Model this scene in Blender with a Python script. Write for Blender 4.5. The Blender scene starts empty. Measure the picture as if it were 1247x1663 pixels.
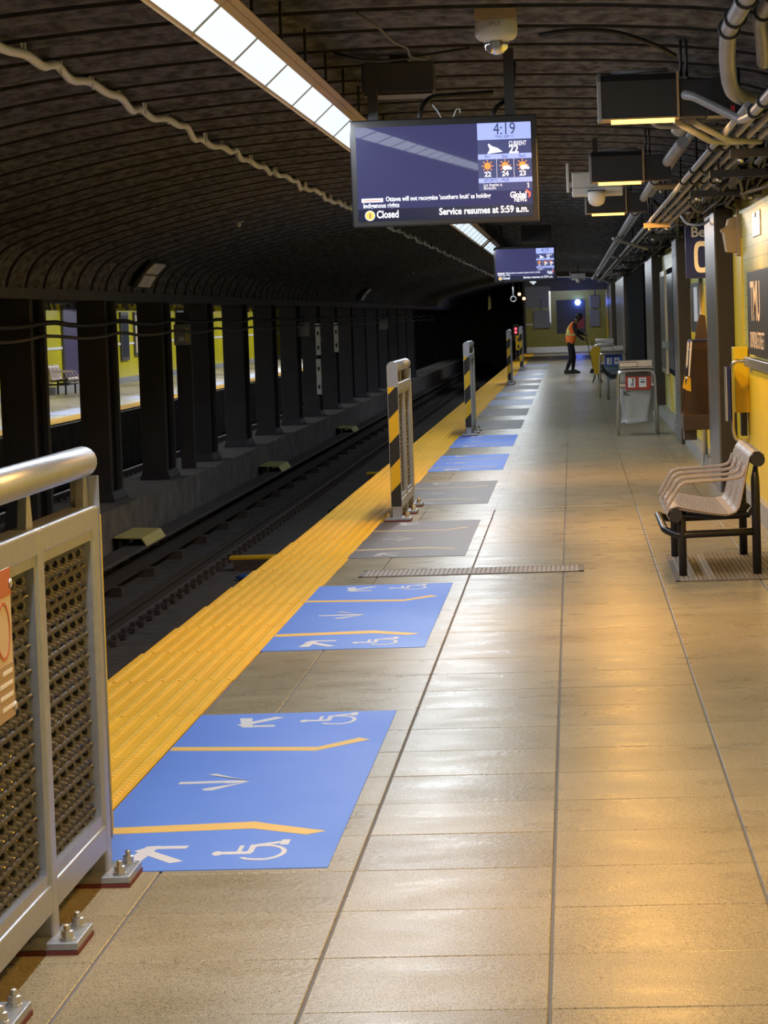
import bpy, bmesh, math, random
from mathutils import Matrix, Vector
random.seed(7)
PI = math.pi
C = bpy.context.scene.collection
scn = bpy.context.scene

# ------------------------------------------------------------------ camera, world, lights, exposure
cam_data = bpy.data.cameras.new('camera')
cam = bpy.data.objects.new('camera', cam_data); C.objects.link(cam)
cam_data.sensor_fit = 'VERTICAL'; cam_data.sensor_height = 36.0
cam_data.lens = 4700.0 / 1663.0 * 36.0
cam_data.clip_start = 0.1; cam_data.clip_end = 400
cam.matrix_world = Matrix(((0.99732616, 0.02991978, 0.06667338, 0.0),
                           (0.06449972, 0.06852434, -0.99556225, 0.0),
                           (-0.03435576, 0.99720069, 0.0664113, 1.7),
                           (0, 0, 0, 1)))
scn.camera = cam

world = bpy.data.worlds.new('world'); scn.world = world
world.use_nodes = True
world.node_tree.nodes['Background'].inputs[0].default_value = (0.55, 0.6, 0.8, 1)
world.node_tree.nodes['Background'].inputs[1].default_value = 0.004

scn.view_settings.view_transform = 'Standard'
scn.view_settings.look = 'None'
scn.view_settings.exposure = 0.0
scn.view_settings.gamma = 1.0
scn.view_settings.use_curve_mapping = False

STRIP_W = 30.0      # per 2.46 m of platform strip light
HEAT_W = 56.0       # per radiant heater
FAR_W = 200.0        # other platform, per lamp

def area(name, loc, sx, sy, watts, col, rot=(0, 0, 0), spread=PI):
    l = bpy.data.lights.new(name, 'AREA'); l.shape = 'RECTANGLE'
    l.size = sx; l.size_y = sy; l.energy = watts; l.color = col; l.spread = spread
    o = bpy.data.objects.new(name, l); C.objects.link(o)
    o.location = loc; o.rotation_euler = rot
    return o

SL, SR = (-1.322, 2.75), (-1.223, 2.84)     # lower and upper edge of the sloping strip light lens, facing the platform
SD_, SN_ = (0.74, 0.673), (0.673, -0.74)    # along the lens, and out of it
def strip_lamp(y, n, dim=1.0):
    area('strip_lamp', (-1.2725 + SN_[0] * .035, y + 0.615 * n, 2.795 + SN_[1] * .035), 0.115, 1.23 * n - 0.10, STRIP_W * n / 2 * dim, (0.86, 0.93, 1.0), rot=(0, -0.36, 0))
for k in range(-21, 5): strip_lamp(10.4 + 1.23 * k, 1)
for k in range(5, 27, 2): strip_lamp(10.4 + 1.23 * k, 2)
for k in range(28, 74, 4): strip_lamp(10.4 + 1.23 * k, 4, 0.55)
HEAT_Y = [0.8, 8.15, 15.5, 22.9, 30.1]
for y in HEAT_Y:
    area('heater_lamp', (0.41, y + .05, 2.68), 0.34, 0.07, HEAT_W, (1.0, 0.52, 0.13))
for y in range(44, 130, 12):
    area('far_platform_lamp', (-11.6, y, 2.75), 0.3, 9.0, FAR_W, (0.95, 0.97, 1.0))
area('end_fill', (-0.2, 118, 3.0), 1.6, 0.3, 70.0, (0.95, 0.97, 1.0), rot=(math.radians(55), 0, 0))  # added fill lights without fixtures, brightening the far floor, worker and end wall
area('end_fill', (0.2, 76, 3.08), 1.0, 8.0, 70.0, (0.95, 0.97, 1.0), rot=(math.radians(12), 0, 0))
area('end_fill', (0.2, 100, 3.08), 1.0, 8.0, 60.0, (0.95, 0.97, 1.0))

# ------------------------------------------------------------------ materials
MATS = {}
def mat(name, col, rough=0.5, metal=0.0, col2=None, scale=8.0, amt=0.5, bump=0.0, bscale=None, detail=4.0,
        emit=None, estr=0.0, spec=0.5, coat=0.0, vary=0.0, trans=0.0, rough2=None, stretch=None):
    if name in MATS: return MATS[name]
    m = bpy.data.materials.new(name); m.use_nodes = True
    nt = m.node_tree; N = nt.nodes; L = nt.links
    p = N['Principled BSDF']
    p.inputs['Base Color'].default_value = (*col, 1)
    p.inputs['Roughness'].default_value = rough
    p.inputs['Metallic'].default_value = metal
    p.inputs['Specular IOR Level'].default_value = spec
    p.inputs['Coat Weight'].default_value = coat
    p.inputs['Transmission Weight'].default_value = trans
    if emit:
        p.inputs['Emission Color'].default_value = (*emit, 1)
        p.inputs['Emission Strength'].default_value = estr
    colsock = None
    if col2 or bump or rough2 is not None:
        geo = N.new('ShaderNodeNewGeometry')
        mp = N.new('ShaderNodeMapping')
        L.new(geo.outputs['Position'], mp.inputs['Vector'])
        if stretch: mp.inputs['Scale'].default_value = stretch
        nz = N.new('ShaderNodeTexNoise'); nz.inputs['Scale'].default_value = scale
        nz.inputs['Detail'].default_value = detail
        L.new(mp.outputs[0], nz.inputs['Vector'])
        if col2:
            rp = N.new('ShaderNodeValToRGB')
            rp.color_ramp.elements[0].position = 0.5 - 0.5 * (1 - amt); rp.color_ramp.elements[1].position = 0.5 + 0.5 * (1 - amt)
            rp.color_ramp.elements[0].color = (*col, 1); rp.color_ramp.elements[1].color = (*col2, 1)
            L.new(nz.outputs['Fac'], rp.inputs['Fac'])
            L.new(rp.outputs[0], p.inputs['Base Color']); colsock = rp.outputs[0]
        if rough2 is not None:
            mr = N.new('ShaderNodeMapRange'); mr.inputs['From Min'].default_value = 0.3; mr.inputs['From Max'].default_value = 0.7
            mr.inputs['To Min'].default_value = rough; mr.inputs['To Max'].default_value = rough2
            n3 = N.new('ShaderNodeTexNoise'); n3.inputs['Scale'].default_value = scale * 0.13; n3.inputs['Detail'].default_value = 3
            L.new(geo.outputs['Position'], n3.inputs['Vector'])
            L.new(n3.outputs['Fac'], mr.inputs['Value']); L.new(mr.outputs[0], p.inputs['Roughness'])
        if bump:
            n2 = N.new('ShaderNodeTexNoise'); n2.inputs['Scale'].default_value = bscale or scale * 2; n2.inputs['Detail'].default_value = 3
            L.new(mp.outputs[0], n2.inputs['Vector'])
            b = N.new('ShaderNodeBump'); b.inputs['Strength'].default_value = bump; b.inputs['Distance'].default_value = 0.02
            L.new(n2.outputs['Fac'], b.inputs['Height']); L.new(b.outputs[0], p.inputs['Normal'])
    if vary:
        oi = N.new('ShaderNodeObjectInfo')
        hs = N.new('ShaderNodeHueSaturation')
        mr = N.new('ShaderNodeMapRange'); mr.inputs['To Min'].default_value = 1 - vary; mr.inputs['To Max'].default_value = 1 + vary
        L.new(oi.outputs['Random'], mr.inputs['Value']); L.new(mr.outputs[0], hs.inputs['Value'])
        if colsock: L.new(colsock, hs.inputs['Color'])
        else: hs.inputs['Color'].default_value = (*col, 1)
        L.new(hs.outputs[0], p.inputs['Base Color'])
    MATS[name] = m
    return m

def tile_wall_mat(name, c1, c2, cm, w=0.2, h=0.1, axis='Y', rough=0.25):
    m = bpy.data.materials.new(name); m.use_nodes = True
    nt = m.node_tree; N = nt.nodes; L = nt.links; p = N['Principled BSDF']
    geo = N.new('ShaderNodeNewGeometry'); sp = N.new('ShaderNodeSeparateXYZ'); cb = N.new('ShaderNodeCombineXYZ')
    L.new(geo.outputs['Position'], sp.inputs[0])
    L.new(sp.outputs[axis], cb.inputs[0]); L.new(sp.outputs['Z'], cb.inputs[1])
    br = N.new('ShaderNodeTexBrick'); br.offset = 0.0
    br.inputs['Scale'].default_value = 1.0; br.inputs['Brick Width'].default_value = w; br.inputs['Row Height'].default_value = h
    br.inputs['Mortar Size'].default_value = 0.004
    br.inputs['Color1'].default_value = (*c1, 1); br.inputs['Color2'].default_value = (*c2, 1); br.inputs['Mortar'].default_value = (*cm, 1)
    L.new(cb.outputs[0], br.inputs['Vector'])
    nz = N.new('ShaderNodeTexNoise'); nz.inputs['Scale'].default_value = 1.2; nz.inputs['Detail'].default_value = 5
    L.new(geo.outputs['Position'], nz.inputs['Vector'])
    mr = N.new('ShaderNodeMapRange'); mr.inputs['To Min'].default_value = 0.72; mr.inputs['To Max'].default_value = 1.15
    L.new(nz.outputs['Fac'], mr.inputs['Value'])
    hs = N.new('ShaderNodeHueSaturation'); L.new(mr.outputs[0], hs.inputs['Value']); L.new(br.outputs['Color'], hs.inputs['Color'])
    L.new(hs.outputs[0], p.inputs['Base Color'])
    b = N.new('ShaderNodeBump'); b.inputs['Strength'].default_value = 0.4; b.inputs['Distance'].default_value = 0.004; b.invert = True
    L.new(br.outputs['Fac'], b.inputs['Height']); L.new(b.outputs[0], p.inputs['Normal'])
    p.inputs['Roughness'].default_value = rough
    MATS[name] = m
    return m

def floor_mat(name, joints):
    """beige terrazzo: fine dark and pale specks, streaky polish, optional saw-cut joints for the far floor"""
    m = bpy.data.materials.new(name); m.use_nodes = True
    nt = m.node_tree; N = nt.nodes; L = nt.links; p = N['Principled BSDF']
    geo = N.new('ShaderNodeNewGeometry')
    def noise(s, d, st=None):
        n = N.new('ShaderNodeTexNoise'); n.inputs['Scale'].default_value = s; n.inputs['Detail'].default_value = d
        if st:
            mp = N.new('ShaderNodeMapping'); mp.inputs['Scale'].default_value = st
            L.new(geo.outputs['Position'], mp.inputs['Vector']); L.new(mp.outputs[0], n.inputs['Vector'])
        else: L.new(geo.outputs['Position'], n.inputs['Vector'])
        return n
    def ramp(src, a, b, ca, cb):
        r = N.new('ShaderNodeValToRGB'); e = r.color_ramp.elements
        e[0].position = a; e[1].position = b; e[0].color = (*ca, 1); e[1].color = (*cb, 1)
        L.new(src, r.inputs['Fac']); return r
    base = ramp(noise(1.3, 5).outputs['Fac'], 0.3, 0.7, (0.365, 0.315, 0.205), (0.45, 0.395, 0.27))
    sp = ramp(noise(230, 2, (1, 0.45, 1)).outputs['Fac'], 0.36, 0.52, (0.45, 0.40, 0.34), (1, 1, 1))
    mx = N.new('ShaderNodeMixRGB'); mx.blend_type = 'MULTIPLY'; mx.inputs[0].default_value = 1
    L.new(base.outputs[0], mx.inputs[1]); L.new(sp.outputs[0], mx.inputs[2])
    dk = ramp(noise(70, 3, (1, .35, 1)).outputs['Fac'], 0.27, 0.32, (0.55, 0.48, 0.42), (1, 1, 1))
    mx2 = N.new('ShaderNodeMixRGB'); mx2.blend_type = 'MULTIPLY'; mx2.inputs[0].default_value = 1
    L.new(mx.outputs[0], mx2.inputs[1]); L.new(dk.outputs[0], mx2.inputs[2])
    out = mx2.outputs[0]
    if joints:
        br = N.new('ShaderNodeTexBrick'); br.offset = 0.0
        br.inputs['Scale'].default_value = 1; br.inputs['Brick Width'].default_value = 0.615; br.inputs['Row Height'].default_value = 0.61
        br.inputs['Mortar Size'].default_value = 0.004
        for k in ('Color1', 'Color2'): br.inputs[k].default_value = (1, 1, 1, 1)
        br.inputs['Mortar'].default_value = (0.35, 0.35, 0.36, 1)
        mp = N.new('ShaderNodeMapping'); mp.inputs['Location'].default_value = (0.105, -0.11, 0)
        L.new(geo.outputs['Position'], mp.inputs['Vector']); L.new(mp.outputs[0], br.inputs['Vector'])
        mx3 = N.new('ShaderNodeMixRGB'); mx3.blend_type = 'MULTIPLY'; mx3.inputs[0].default_value = 1
        L.new(out, mx3.inputs[1]); L.new(br.outputs['Color'], mx3.inputs[2]); out = mx3.outputs[0]
    else:
        oi = N.new('ShaderNodeObjectInfo'); hs = N.new('ShaderNodeHueSaturation')
        mr = N.new('ShaderNodeMapRange'); mr.inputs['To Min'].default_value = 0.9; mr.inputs['To Max'].default_value = 1.08
        L.new(oi.outputs['Random'], mr.inputs['Value']); L.new(mr.outputs[0], hs.inputs['Value']); L.new(out, hs.inputs['Color']); out = hs.outputs[0]
    L.new(out, p.inputs['Base Color'])
    rr = N.new('ShaderNodeMapRange'); rr.inputs['From Min'].default_value = 0.3; rr.inputs['From Max'].default_value = 0.7
    rr.inputs['To Min'].default_value = 0.25; rr.inputs['To Max'].default_value = 0.36
    L.new(noise(3.2, 4, (1, 1.6, 1)).outputs['Fac'], rr.inputs['Value']); L.new(rr.outputs[0], p.inputs['Roughness'])
    b = N.new('ShaderNodeBump'); b.inputs['Strength'].default_value = 0.12; b.inputs['Distance'].default_value = 0.01
    L.new(noise(45, 2).outputs['Fac'], b.inputs['Height']); L.new(b.outputs[0], p.inputs['Normal'])
    p.inputs['Specular IOR Level'].default_value = 0.17
    MATS[name] = m
    return m

M_TILE = floor_mat('terrazzo_tile', False)
M_FLOOR = floor_mat('terrazzo_floor', True)
M_GROUT = mat('grout', (0.16, 0.165, 0.185), 0.8)
M_CONC = mat('dark_concrete', (0.10, 0.095, 0.10), 0.85, col2=(0.24, 0.23, 0.235), scale=3.0, bump=0.6, bscale=14, detail=6)
M_BED = mat('track_bed', (0.045, 0.04, 0.04), 0.9, col2=(0.11, 0.10, 0.095), scale=5, bump=0.8, bscale=30, detail=6)
M_CEIL = mat('ceiling_steel', (0.028, 0.030, 0.040), 0.8, col2=(0.14, 0.145, 0.18), scale=13, amt=0.75, bump=0.5, bscale=20, detail=10, stretch=(1, 0.6, 1))
M_FLANGE = mat('flange_steel', (0.02, 0.018, 0.019), 0.8, col2=(0.05, 0.045, 0.045), scale=14)
M_COL = mat('column_paint', (0.045, 0.046, 0.064), 0.6, col2=(0.066, 0.067, 0.088), scale=2, bump=0.1)
M_RAIL = mat('rail_steel', (0.10, 0.09, 0.09), 0.45, 0.6, col2=(0.17, 0.145, 0.135), scale=20)
M_RUST = mat('rusty_iron', (0.05, 0.04, 0.037), 0.8, col2=(0.11, 0.085, 0.075), scale=30)
M_COVER = mat('cover_board', (0.065, 0.06, 0.066), 0.7, col2=(0.11, 0.10, 0.10), scale=6, stretch=(1, .2, 1))
M_PALEY = mat('faded_yellow', (0.72, 0.68, 0.26), 0.7, col2=(0.55, 0.52, 0.2), scale=12)
M_YTACT = mat('tactile_yellow', (0.90, 0.47, 0.008), 0.6, col2=(0.97, 0.54, 0.012), scale=2.5, vary=0.04, rough2=0.75, spec=.3)
M_YGLINT = mat('ridge_top_glint', (1.0, 0.70, 0.16), 0.6, col2=(0.98, 0.60, 0.06), scale=5, spec=.3)  # ridge tops painted paler: the light they reflect is put into the colour
M_GALV = mat('galvanised_steel', (0.36, 0.385, 0.43), 0.38, 0.75, col2=(0.45, 0.475, 0.53), scale=30, amt=0.3, bump=0.05)
M_STEEL = mat('brushed_steel', (0.60, 0.59, 0.58), 0.28, 0.95, col2=(0.66, 0.65, 0.64), scale=40, stretch=(1, 1, 0.1))
M_WIRE = mat('woven_wire', (0.13, 0.125, 0.12), 0.4, 0.6)
M_RUBBER = mat('red_shim', (0.16, 0.035, 0.03), 0.8)
M_BLACK = mat('black_plastic', (0.012, 0.012, 0.014), 0.45)
M_DARK = mat('dark_metal', (0.04, 0.038, 0.042), 0.4, 0.2)
M_CHAR = mat('charcoal_panel', (0.065, 0.062, 0.066), 0.5)
M_FACING = mat('steel_facing', (0.15, 0.155, 0.18), 0.3, 0.7, col2=(0.24, 0.245, 0.275), scale=3, stretch=(1, 1, .4))
M_BROWN = mat('brown_clad', (0.045, 0.03, 0.024), 0.42, 0.1, col2=(0.055, 0.038, 0.03), scale=4)
M_BOOTH = mat('booth_brown', (0.05, 0.033, 0.024), 0.35)
M_WHITE = mat('white_plastic', (0.72, 0.72, 0.72), 0.4)
M_PAINTW = mat('white_paint', (0.85, 0.86, 0.9), 0.5)
M_GREYP = mat('grey_plate', (0.35, 0.36, 0.37), 0.5)
M_GREYBOX = mat('grey_box', (0.30, 0.30, 0.27), 0.5)
M_TAN = mat('tan_enamel', (0.52, 0.36, 0.19), 0.45)
M_FRAME = mat('tan_frame', (0.46, 0.33, 0.2), 0.45)
M_CONDUIT = mat('conduit', (0.40, 0.40, 0.43), 0.45, 0.2, col2=(0.29, 0.29, 0.32), scale=7)
M_CABLEW = mat('pale_cable', (0.80, 0.84, 0.94), 0.5)
M_CABLEB = mat('black_cable', (0.014, 0.013, 0.015), 0.55)
M_CABLEG = mat('grey_cable', (0.10, 0.095, 0.095), 0.55)
M_RED = mat('red_sign', (0.42, 0.05, 0.035), 0.5)
M_REDT = mat('red_tape', (0.5, 0.03, 0.05), 0.4)
M_BLUES = mat('blue_sign', (0.03, 0.11, 0.42), 0.45)
M_NAVY = mat('navy_sign', (0.008, 0.018, 0.13), 0.35)
M_MATB = mat('blue_vinyl', (0.095, 0.25, 0.90), 0.45, col2=(0.11, 0.27, 0.93), scale=3, rough2=0.6)
M_MATG = mat('grey_vinyl', (0.125, 0.115, 0.125), 0.5, col2=(0.165, 0.15, 0.16), scale=14)
M_MATL = mat('worn_blue_vinyl', (0.15, 0.24, 0.60), 0.42, col2=(0.26, 0.32, 0.5), scale=3, stretch=(.4, 1.5, 1))
M_LINEY = mat('line_yellow', (0.9, 0.56, 0.10), 0.55)
M_LINEW = mat('line_white', (0.72, 0.73, 0.80), 0.55)
M_LINEYW = mat('worn_line_yellow', (0.50, 0.40, 0.22), 0.55)
M_LINEWW = mat('worn_line_white', (0.45, 0.44, 0.44), 0.55)
M_HAZY = mat('hazard_yellow', (0.78, 0.49, 0.012), 0.4)
M_HAZK = mat('hazard_black', (0.015, 0.015, 0.014), 0.45)
M_YPAN = mat('yellow_panel', (0.92, 0.66, 0.01), 0.38, col2=(0.85, 0.58, 0.008), scale=2)
M_BENCHF = mat('bench_frame', (0.055, 0.052, 0.058), 0.32, 0.7)
M_BENCHS = mat('bench_seat', (0.56, 0.45, 0.38), 0.42, 0.0)
M_SKIN = mat('skin', (0.16, 0.085, 0.055), 0.6)
M_ORANGE = mat('vest_orange', (0.95, 0.20, 0.02), 0.7)
M_LIME = mat('vest_lime', (0.70, 0.72, 0.22), 0.6)
M_CLOTH = mat('black_cloth', (0.010, 0.010, 0.013), 0.85)
M_HAIR = mat('hair', (0.006, 0.006, 0.007), 0.7)
M_BAG = mat('clear_bag', (0.62, 0.64, 0.66), 0.35, trans=0.35)
M_BAGB = mat('blue_bag', (0.30, 0.42, 0.52), 0.4, trans=0.25)
M_GLASS = mat('tinted_acrylic', (0.30, 0.20, 0.14), 0.08, trans=0.85)
M_DOME = mat('clear_dome', (0.75, 0.75, 0.8), 0.05, trans=0.85)
M_DIFF = mat('lamp_diffuser', (0.8, 0.8, 0.8), 0.4, emit=(0.74, 0.88, 1.0), estr=0.95)
M_GLOW = mat('heater_element', (0.9, 0.5, 0.1), 0.4, emit=(1.0, 0.50, 0.09), estr=4.5)
M_SCREEN = mat('screen_field', (0.012, 0.012, 0.02), 0.015, emit=(0.085, 0.085, 0.24), estr=0.6, spec=0.07)
M_SCRBAR = mat('screen_footer', (0.01, 0.01, 0.014), 0.1, emit=(0.02, 0.022, 0.06), estr=0.7)
M_SCRHEAD = mat('screen_header', (0.1, 0.1, 0.2), 0.2, emit=(0.38, 0.46, 0.95), estr=1.1)
M_SCRPAN = mat('screen_panel', (0.02, 0.02, 0.04), 0.2, emit=(0.05, 0.06, 0.18), estr=1.0)
M_SCRTXT = mat('screen_text', (0.5, 0.5, 0.5), 0.3, emit=(0.8, 0.85, 1.0), estr=1.0)
M_SCRDK = mat('screen_dark_text', (0.02, 0.02, 0.05), 0.3, emit=(0.05, 0.07, 0.2), estr=0.6)
M_SCROR = mat('screen_orange', (0.5, 0.3, 0.05), 0.3, emit=(0.95, 0.42, 0.06), estr=1.0)
M_SCRSUN = mat('screen_sun', (0.5, 0.2, 0.05), 0.3, emit=(0.95, 0.30, 0.06), estr=1.0)
M_SCRRED = mat('screen_red', (0.5, 0.1, 0.05), 0.3, emit=(0.9, 0.10, 0.10), estr=1.0)
M_BLUELED = mat('blue_lamp', (0.02, 0.05, 0.6), 0.3, emit=(0.10, 0.22, 1.0), estr=30.0)
M_REDLED = mat('red_lamp', (0.6, 0.02, 0.02), 0.3, emit=(1.0, 0.04, 0.06), estr=5.0)
M_AMBLED = mat('amber_lamp', (0.6, 0.3, 0.1), 0.3, emit=(1.0, 0.55, 0.25), estr=4.0)
M_NOTICE = mat('notice_cream', (0.62, 0.50, 0.36), 0.5)
M_NOTICEB = mat('notice_tan', (0.42, 0.30, 0.17), 0.5)
M_NOTICEO = mat('notice_orange', (0.50, 0.13, 0.05), 0.5)
M_MATTE = mat('matte_black', (0.008, 0.008, 0.01), 0.95, spec=.05)
M_BOARD = mat('sign_board', (0.022, 0.018, 0.018), 0.4)
M_POST = mat('poster_slate', (0.06, 0.075, 0.10), 0.2)
M_WALLY = tile_wall_mat('wall_tile_yellow', (0.80, 0.76, 0.20), (0.84, 0.80, 0.24), (0.58, 0.55, 0.2))
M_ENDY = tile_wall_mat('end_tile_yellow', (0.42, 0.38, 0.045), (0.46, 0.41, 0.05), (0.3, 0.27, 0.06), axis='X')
M_FARY = tile_wall_mat('far_tile_yellow', (0.82, 0.74, 0.012), (0.86, 0.78, 0.02), (0.66, 0.6, 0.1))

# ------------------------------------------------------------------ mesh helpers
class MB:
    def __init__(s): s.v = []; s.f = []; s.sm = []; s.mi = []
    def add(s, vs, fs, smooth=False, mi=0):
        o = len(s.v); s.v += [tuple(p) for p in vs]
        for f in fs: s.f.append(tuple(i + o for i in f)); s.sm.append(smooth); s.mi.append(mi)
        return s
    def box(s, x0, x1, y0, y1, z0, z1, mi=0):
        v = [(x0, y0, z0), (x1, y0, z0), (x1, y1, z0), (x0, y1, z0), (x0, y0, z1), (x1, y0, z1), (x1, y1, z1), (x0, y1, z1)]
        return s.add(v, [(0, 3, 2, 1), (4, 5, 6, 7), (0, 1, 5, 4), (1, 2, 6, 5), (2, 3, 7, 6), (3, 0, 4, 7)], mi=mi)
    def cbox(s, cx, cy, cz, sx, sy, sz, rot=None, mi=0):
        n = len(s.v)
        s.box(-sx / 2, sx / 2, -sy / 2, sy / 2, -sz / 2, sz / 2, mi)
        for i in range(n, len(s.v)):
            p = Vector(s.v[i])
            if rot is not None: p = rot @ p
            s.v[i] = (p.x + cx, p.y + cy, p.z + cz)
        return s
    def prism(s, poly, d, mi=0):
        """poly: list of 3D points (planar), extruded by vector d"""
        n = len(poly); d = Vector(d); P = [Vector(p) for p in poly]
        v = P + [p + d for p in P]
        nrm = Vector((0, 0, 0))
        for i in range(n): nrm += P[i].cross(P[(i + 1) % n])
        fl = nrm.dot(d) > 0
        a = tuple(range(n)); b = tuple(range(n, 2 * n))
        fs = [a[::-1] if fl else a, b if fl else b[::-1]]
        for i in range(n):
            j = (i + 1) % n
            fs.append((i, j, j + n, i + n) if fl else (j, i, i + n, j + n))
        return s.add(v, fs, mi=mi)
    def tube(s, pts, r, n=8, caps=True, mi=0):
        pts = [Vector(p) for p in pts]; k = len(pts)
        rs = r if isinstance(r, (list, tuple)) else [r] * k
        up = None; rings = []
        for i in range(k):
            t = (pts[min(i + 1, k - 1)] - pts[max(i - 1, 0)]).normalized()
            if up is None:
                up = Vector((0, 0, 1)) if abs(t.z) < 0.9 else Vector((1, 0, 0))
            up = (up - t * up.dot(t))
            if up.length < 1e-5: up = t.orthogonal()
            up.normalize(); b = t.cross(up)
            rings.append([pts[i] + (up * math.cos(2 * PI * j / n) + b * math.sin(2 * PI * j / n)) * rs[i] for j in range(n)])
        v = [p for rg in rings for p in rg]; fs = []
        for i in range(k - 1):
            for j in range(n):
                j2 = (j + 1) % n
                fs.append((i * n + j, i * n + j2, (i + 1) * n + j2, (i + 1) * n + j))
        s.add(v, fs, True, mi)
        if caps:
            o = len(s.v) - len(v)
            s.f.append(tuple(o + j for j in range(n))[::-1]); s.sm.append(False); s.mi.append(mi)
            s.f.append(tuple(o + (k - 1) * n + j for j in range(n))); s.sm.append(False); s.mi.append(mi)
        return s
    def lathe(s, prof, c=(0, 0, 0), n=16, axis='Z', mi=0, smooth=True):
        v = []; fs = []; k = len(prof)
        for (r, h) in prof:
            for j in range(n):
                a = 2 * PI * j / n; x, y = r * math.cos(a), r * math.sin(a)
                p = (x, y, h) if axis == 'Z' else ((h, x, y) if axis == 'X' else (y, h, x))
                v.append((p[0] + c[0], p[1] + c[1], p[2] + c[2]))
        for i in range(k - 1):
            for j in range(n):
                j2 = (j + 1) % n
                fs.append((i * n + j, i * n + j2, (i + 1) * n + j2, (i + 1) * n + j))
        s.add(v, fs, smooth, mi)
        o = len(s.v) - len(v)
        if prof[0][0] > 1e-6: s.f.append(tuple(o + j for j in range(n))[::-1]); s.sm.append(False); s.mi.append(mi)
        if prof[-1][0] > 1e-6: s.f.append(tuple(o + (k - 1) * n + j for j in range(n))); s.sm.append(False); s.mi.append(mi)
        return s
    def mesh(s, name, m):
        me = bpy.data.meshes.new(name)
        me.from_pydata(s.v, [], s.f)
        me.polygons.foreach_set('use_smooth', s.sm)
        ms = m if isinstance(m, (list, tuple)) else [m]
        for x in ms: me.materials.append(x)
        if len(ms) > 1: me.polygons.foreach_set('material_index', s.mi)
        me.update()
        return me
    def build(s, name, m, parent=None, bevel=0, seg=2, loc=None):
        o = bpy.data.objects.new(name, s.mesh(name, m)); C.objects.link(o)
        if parent: o.parent = parent
        if loc: o.location = loc
        if bevel:
            b = o.modifiers.new('bevel', 'BEVEL'); b.width = bevel; b.segments = seg; b.limit_method = 'ANGLE'
        return o

def rounded(pts, r, n=4):
    """polyline with rounded corners"""
    P = [Vector(p) for p in pts]; out = [P[0]]
    for i in range(1, len(P) - 1):
        a, b, c = P[i - 1], P[i], P[i + 1]
        d1 = (a - b); d2 = (c - b); rr = min(r, d1.length * 0.45, d2.length * 0.45)
        p1 = b + d1.normalized() * rr; p2 = b + d2.normalized() * rr
        for k in range(n + 1):
            t = k / n
            out.append(p1 * (1 - t) ** 2 + b * 2 * t * (1 - t) + p2 * t * t)
    out.append(P[-1])
    return out

def tag(o, label=None, cat=None, group=None, kind=None):
    if label: o['label'] = label
    if cat: o['category'] = cat
    if group: o['group'] = group
    if kind: o['kind'] = kind
    return o
def thing(name, label, cat, loc=(0, 0, 0), group=None, rz=0):
    o = bpy.data.objects.new(name, None); C.objects.link(o); o.empty_display_size = 0.1
    o.location = loc; o.rotation_euler = (0, 0, rz)
    return tag(o, label, cat, group)
def struct(o): o['kind'] = 'structure'; return o
def stuff(o): o['kind'] = 'stuff'; return o
def copy_tree(o, parent=None):
    c = o.copy(); C.objects.link(c)
    if parent: c.parent = parent; c.matrix_parent_inverse = o.matrix_parent_inverse
    for ch in list(o.children): copy_tree(ch, c)
    return c
def dup(o, loc, label=None, rz=None, group=None):
    c = copy_tree(o); c.location = loc
    if rz is not None: c.rotation_euler = (0, 0, rz)
    if label: c['label'] = label
    if group: c['group'] = group
    return c

def text(name, s, size, loc, m, parent, face='-Y', align='LEFT', bold=0.0, sx=1.0, ext=0.0008, fit=None):
    cu = bpy.data.curves.new('t', 'FONT'); cu.body = s; cu.size = size; cu.align_x = align
    cu.extrude = ext; cu.offset = bold; cu.resolution_u = 3
    tmp = bpy.data.objects.new('t', cu); C.objects.link(tmp)
    me = bpy.data.meshes.new_from_object(tmp)
    bpy.data.objects.remove(tmp); bpy.data.curves.remove(cu)
    me.materials.clear(); me.materials.append(m); me.name = name
    if fit:
        xs = [v.co.x for v in me.vertices]; sx = fit / (max(xs) - min(xs))
    if face == '-Y': R = Matrix(((1, 0, 0), (0, 0, -1), (0, 1, 0)))
    elif face == '-X': R = Matrix(((0, 0, -1), (-1, 0, 0), (0, 1, 0)))
    elif face == '+X': R = Matrix(((0, 0, 1), (1, 0, 0), (0, 1, 0)))
    else: R = Matrix.Identity(3)
    me.transform((R @ Matrix.Diagonal((sx, 1, 1))).to_4x4())
    o = bpy.data.objects.new(name, me); C.objects.link(o); o.parent = parent; o.location = loc
    return o

# ------------------------------------------------------------------ SETTING: platform floor
Y0, Y1 = -16.0, 128.0
EDGE = -2.2
def edge_l(y):      # the platform edge bows slightly
    return -2.33 + (0.13 * min(1, max(0, (y - 11) / 12)))
def edge_r(y):
    return -1.67 + (0.04 * min(1, max(0, (y - 13) / 10)))

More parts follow.
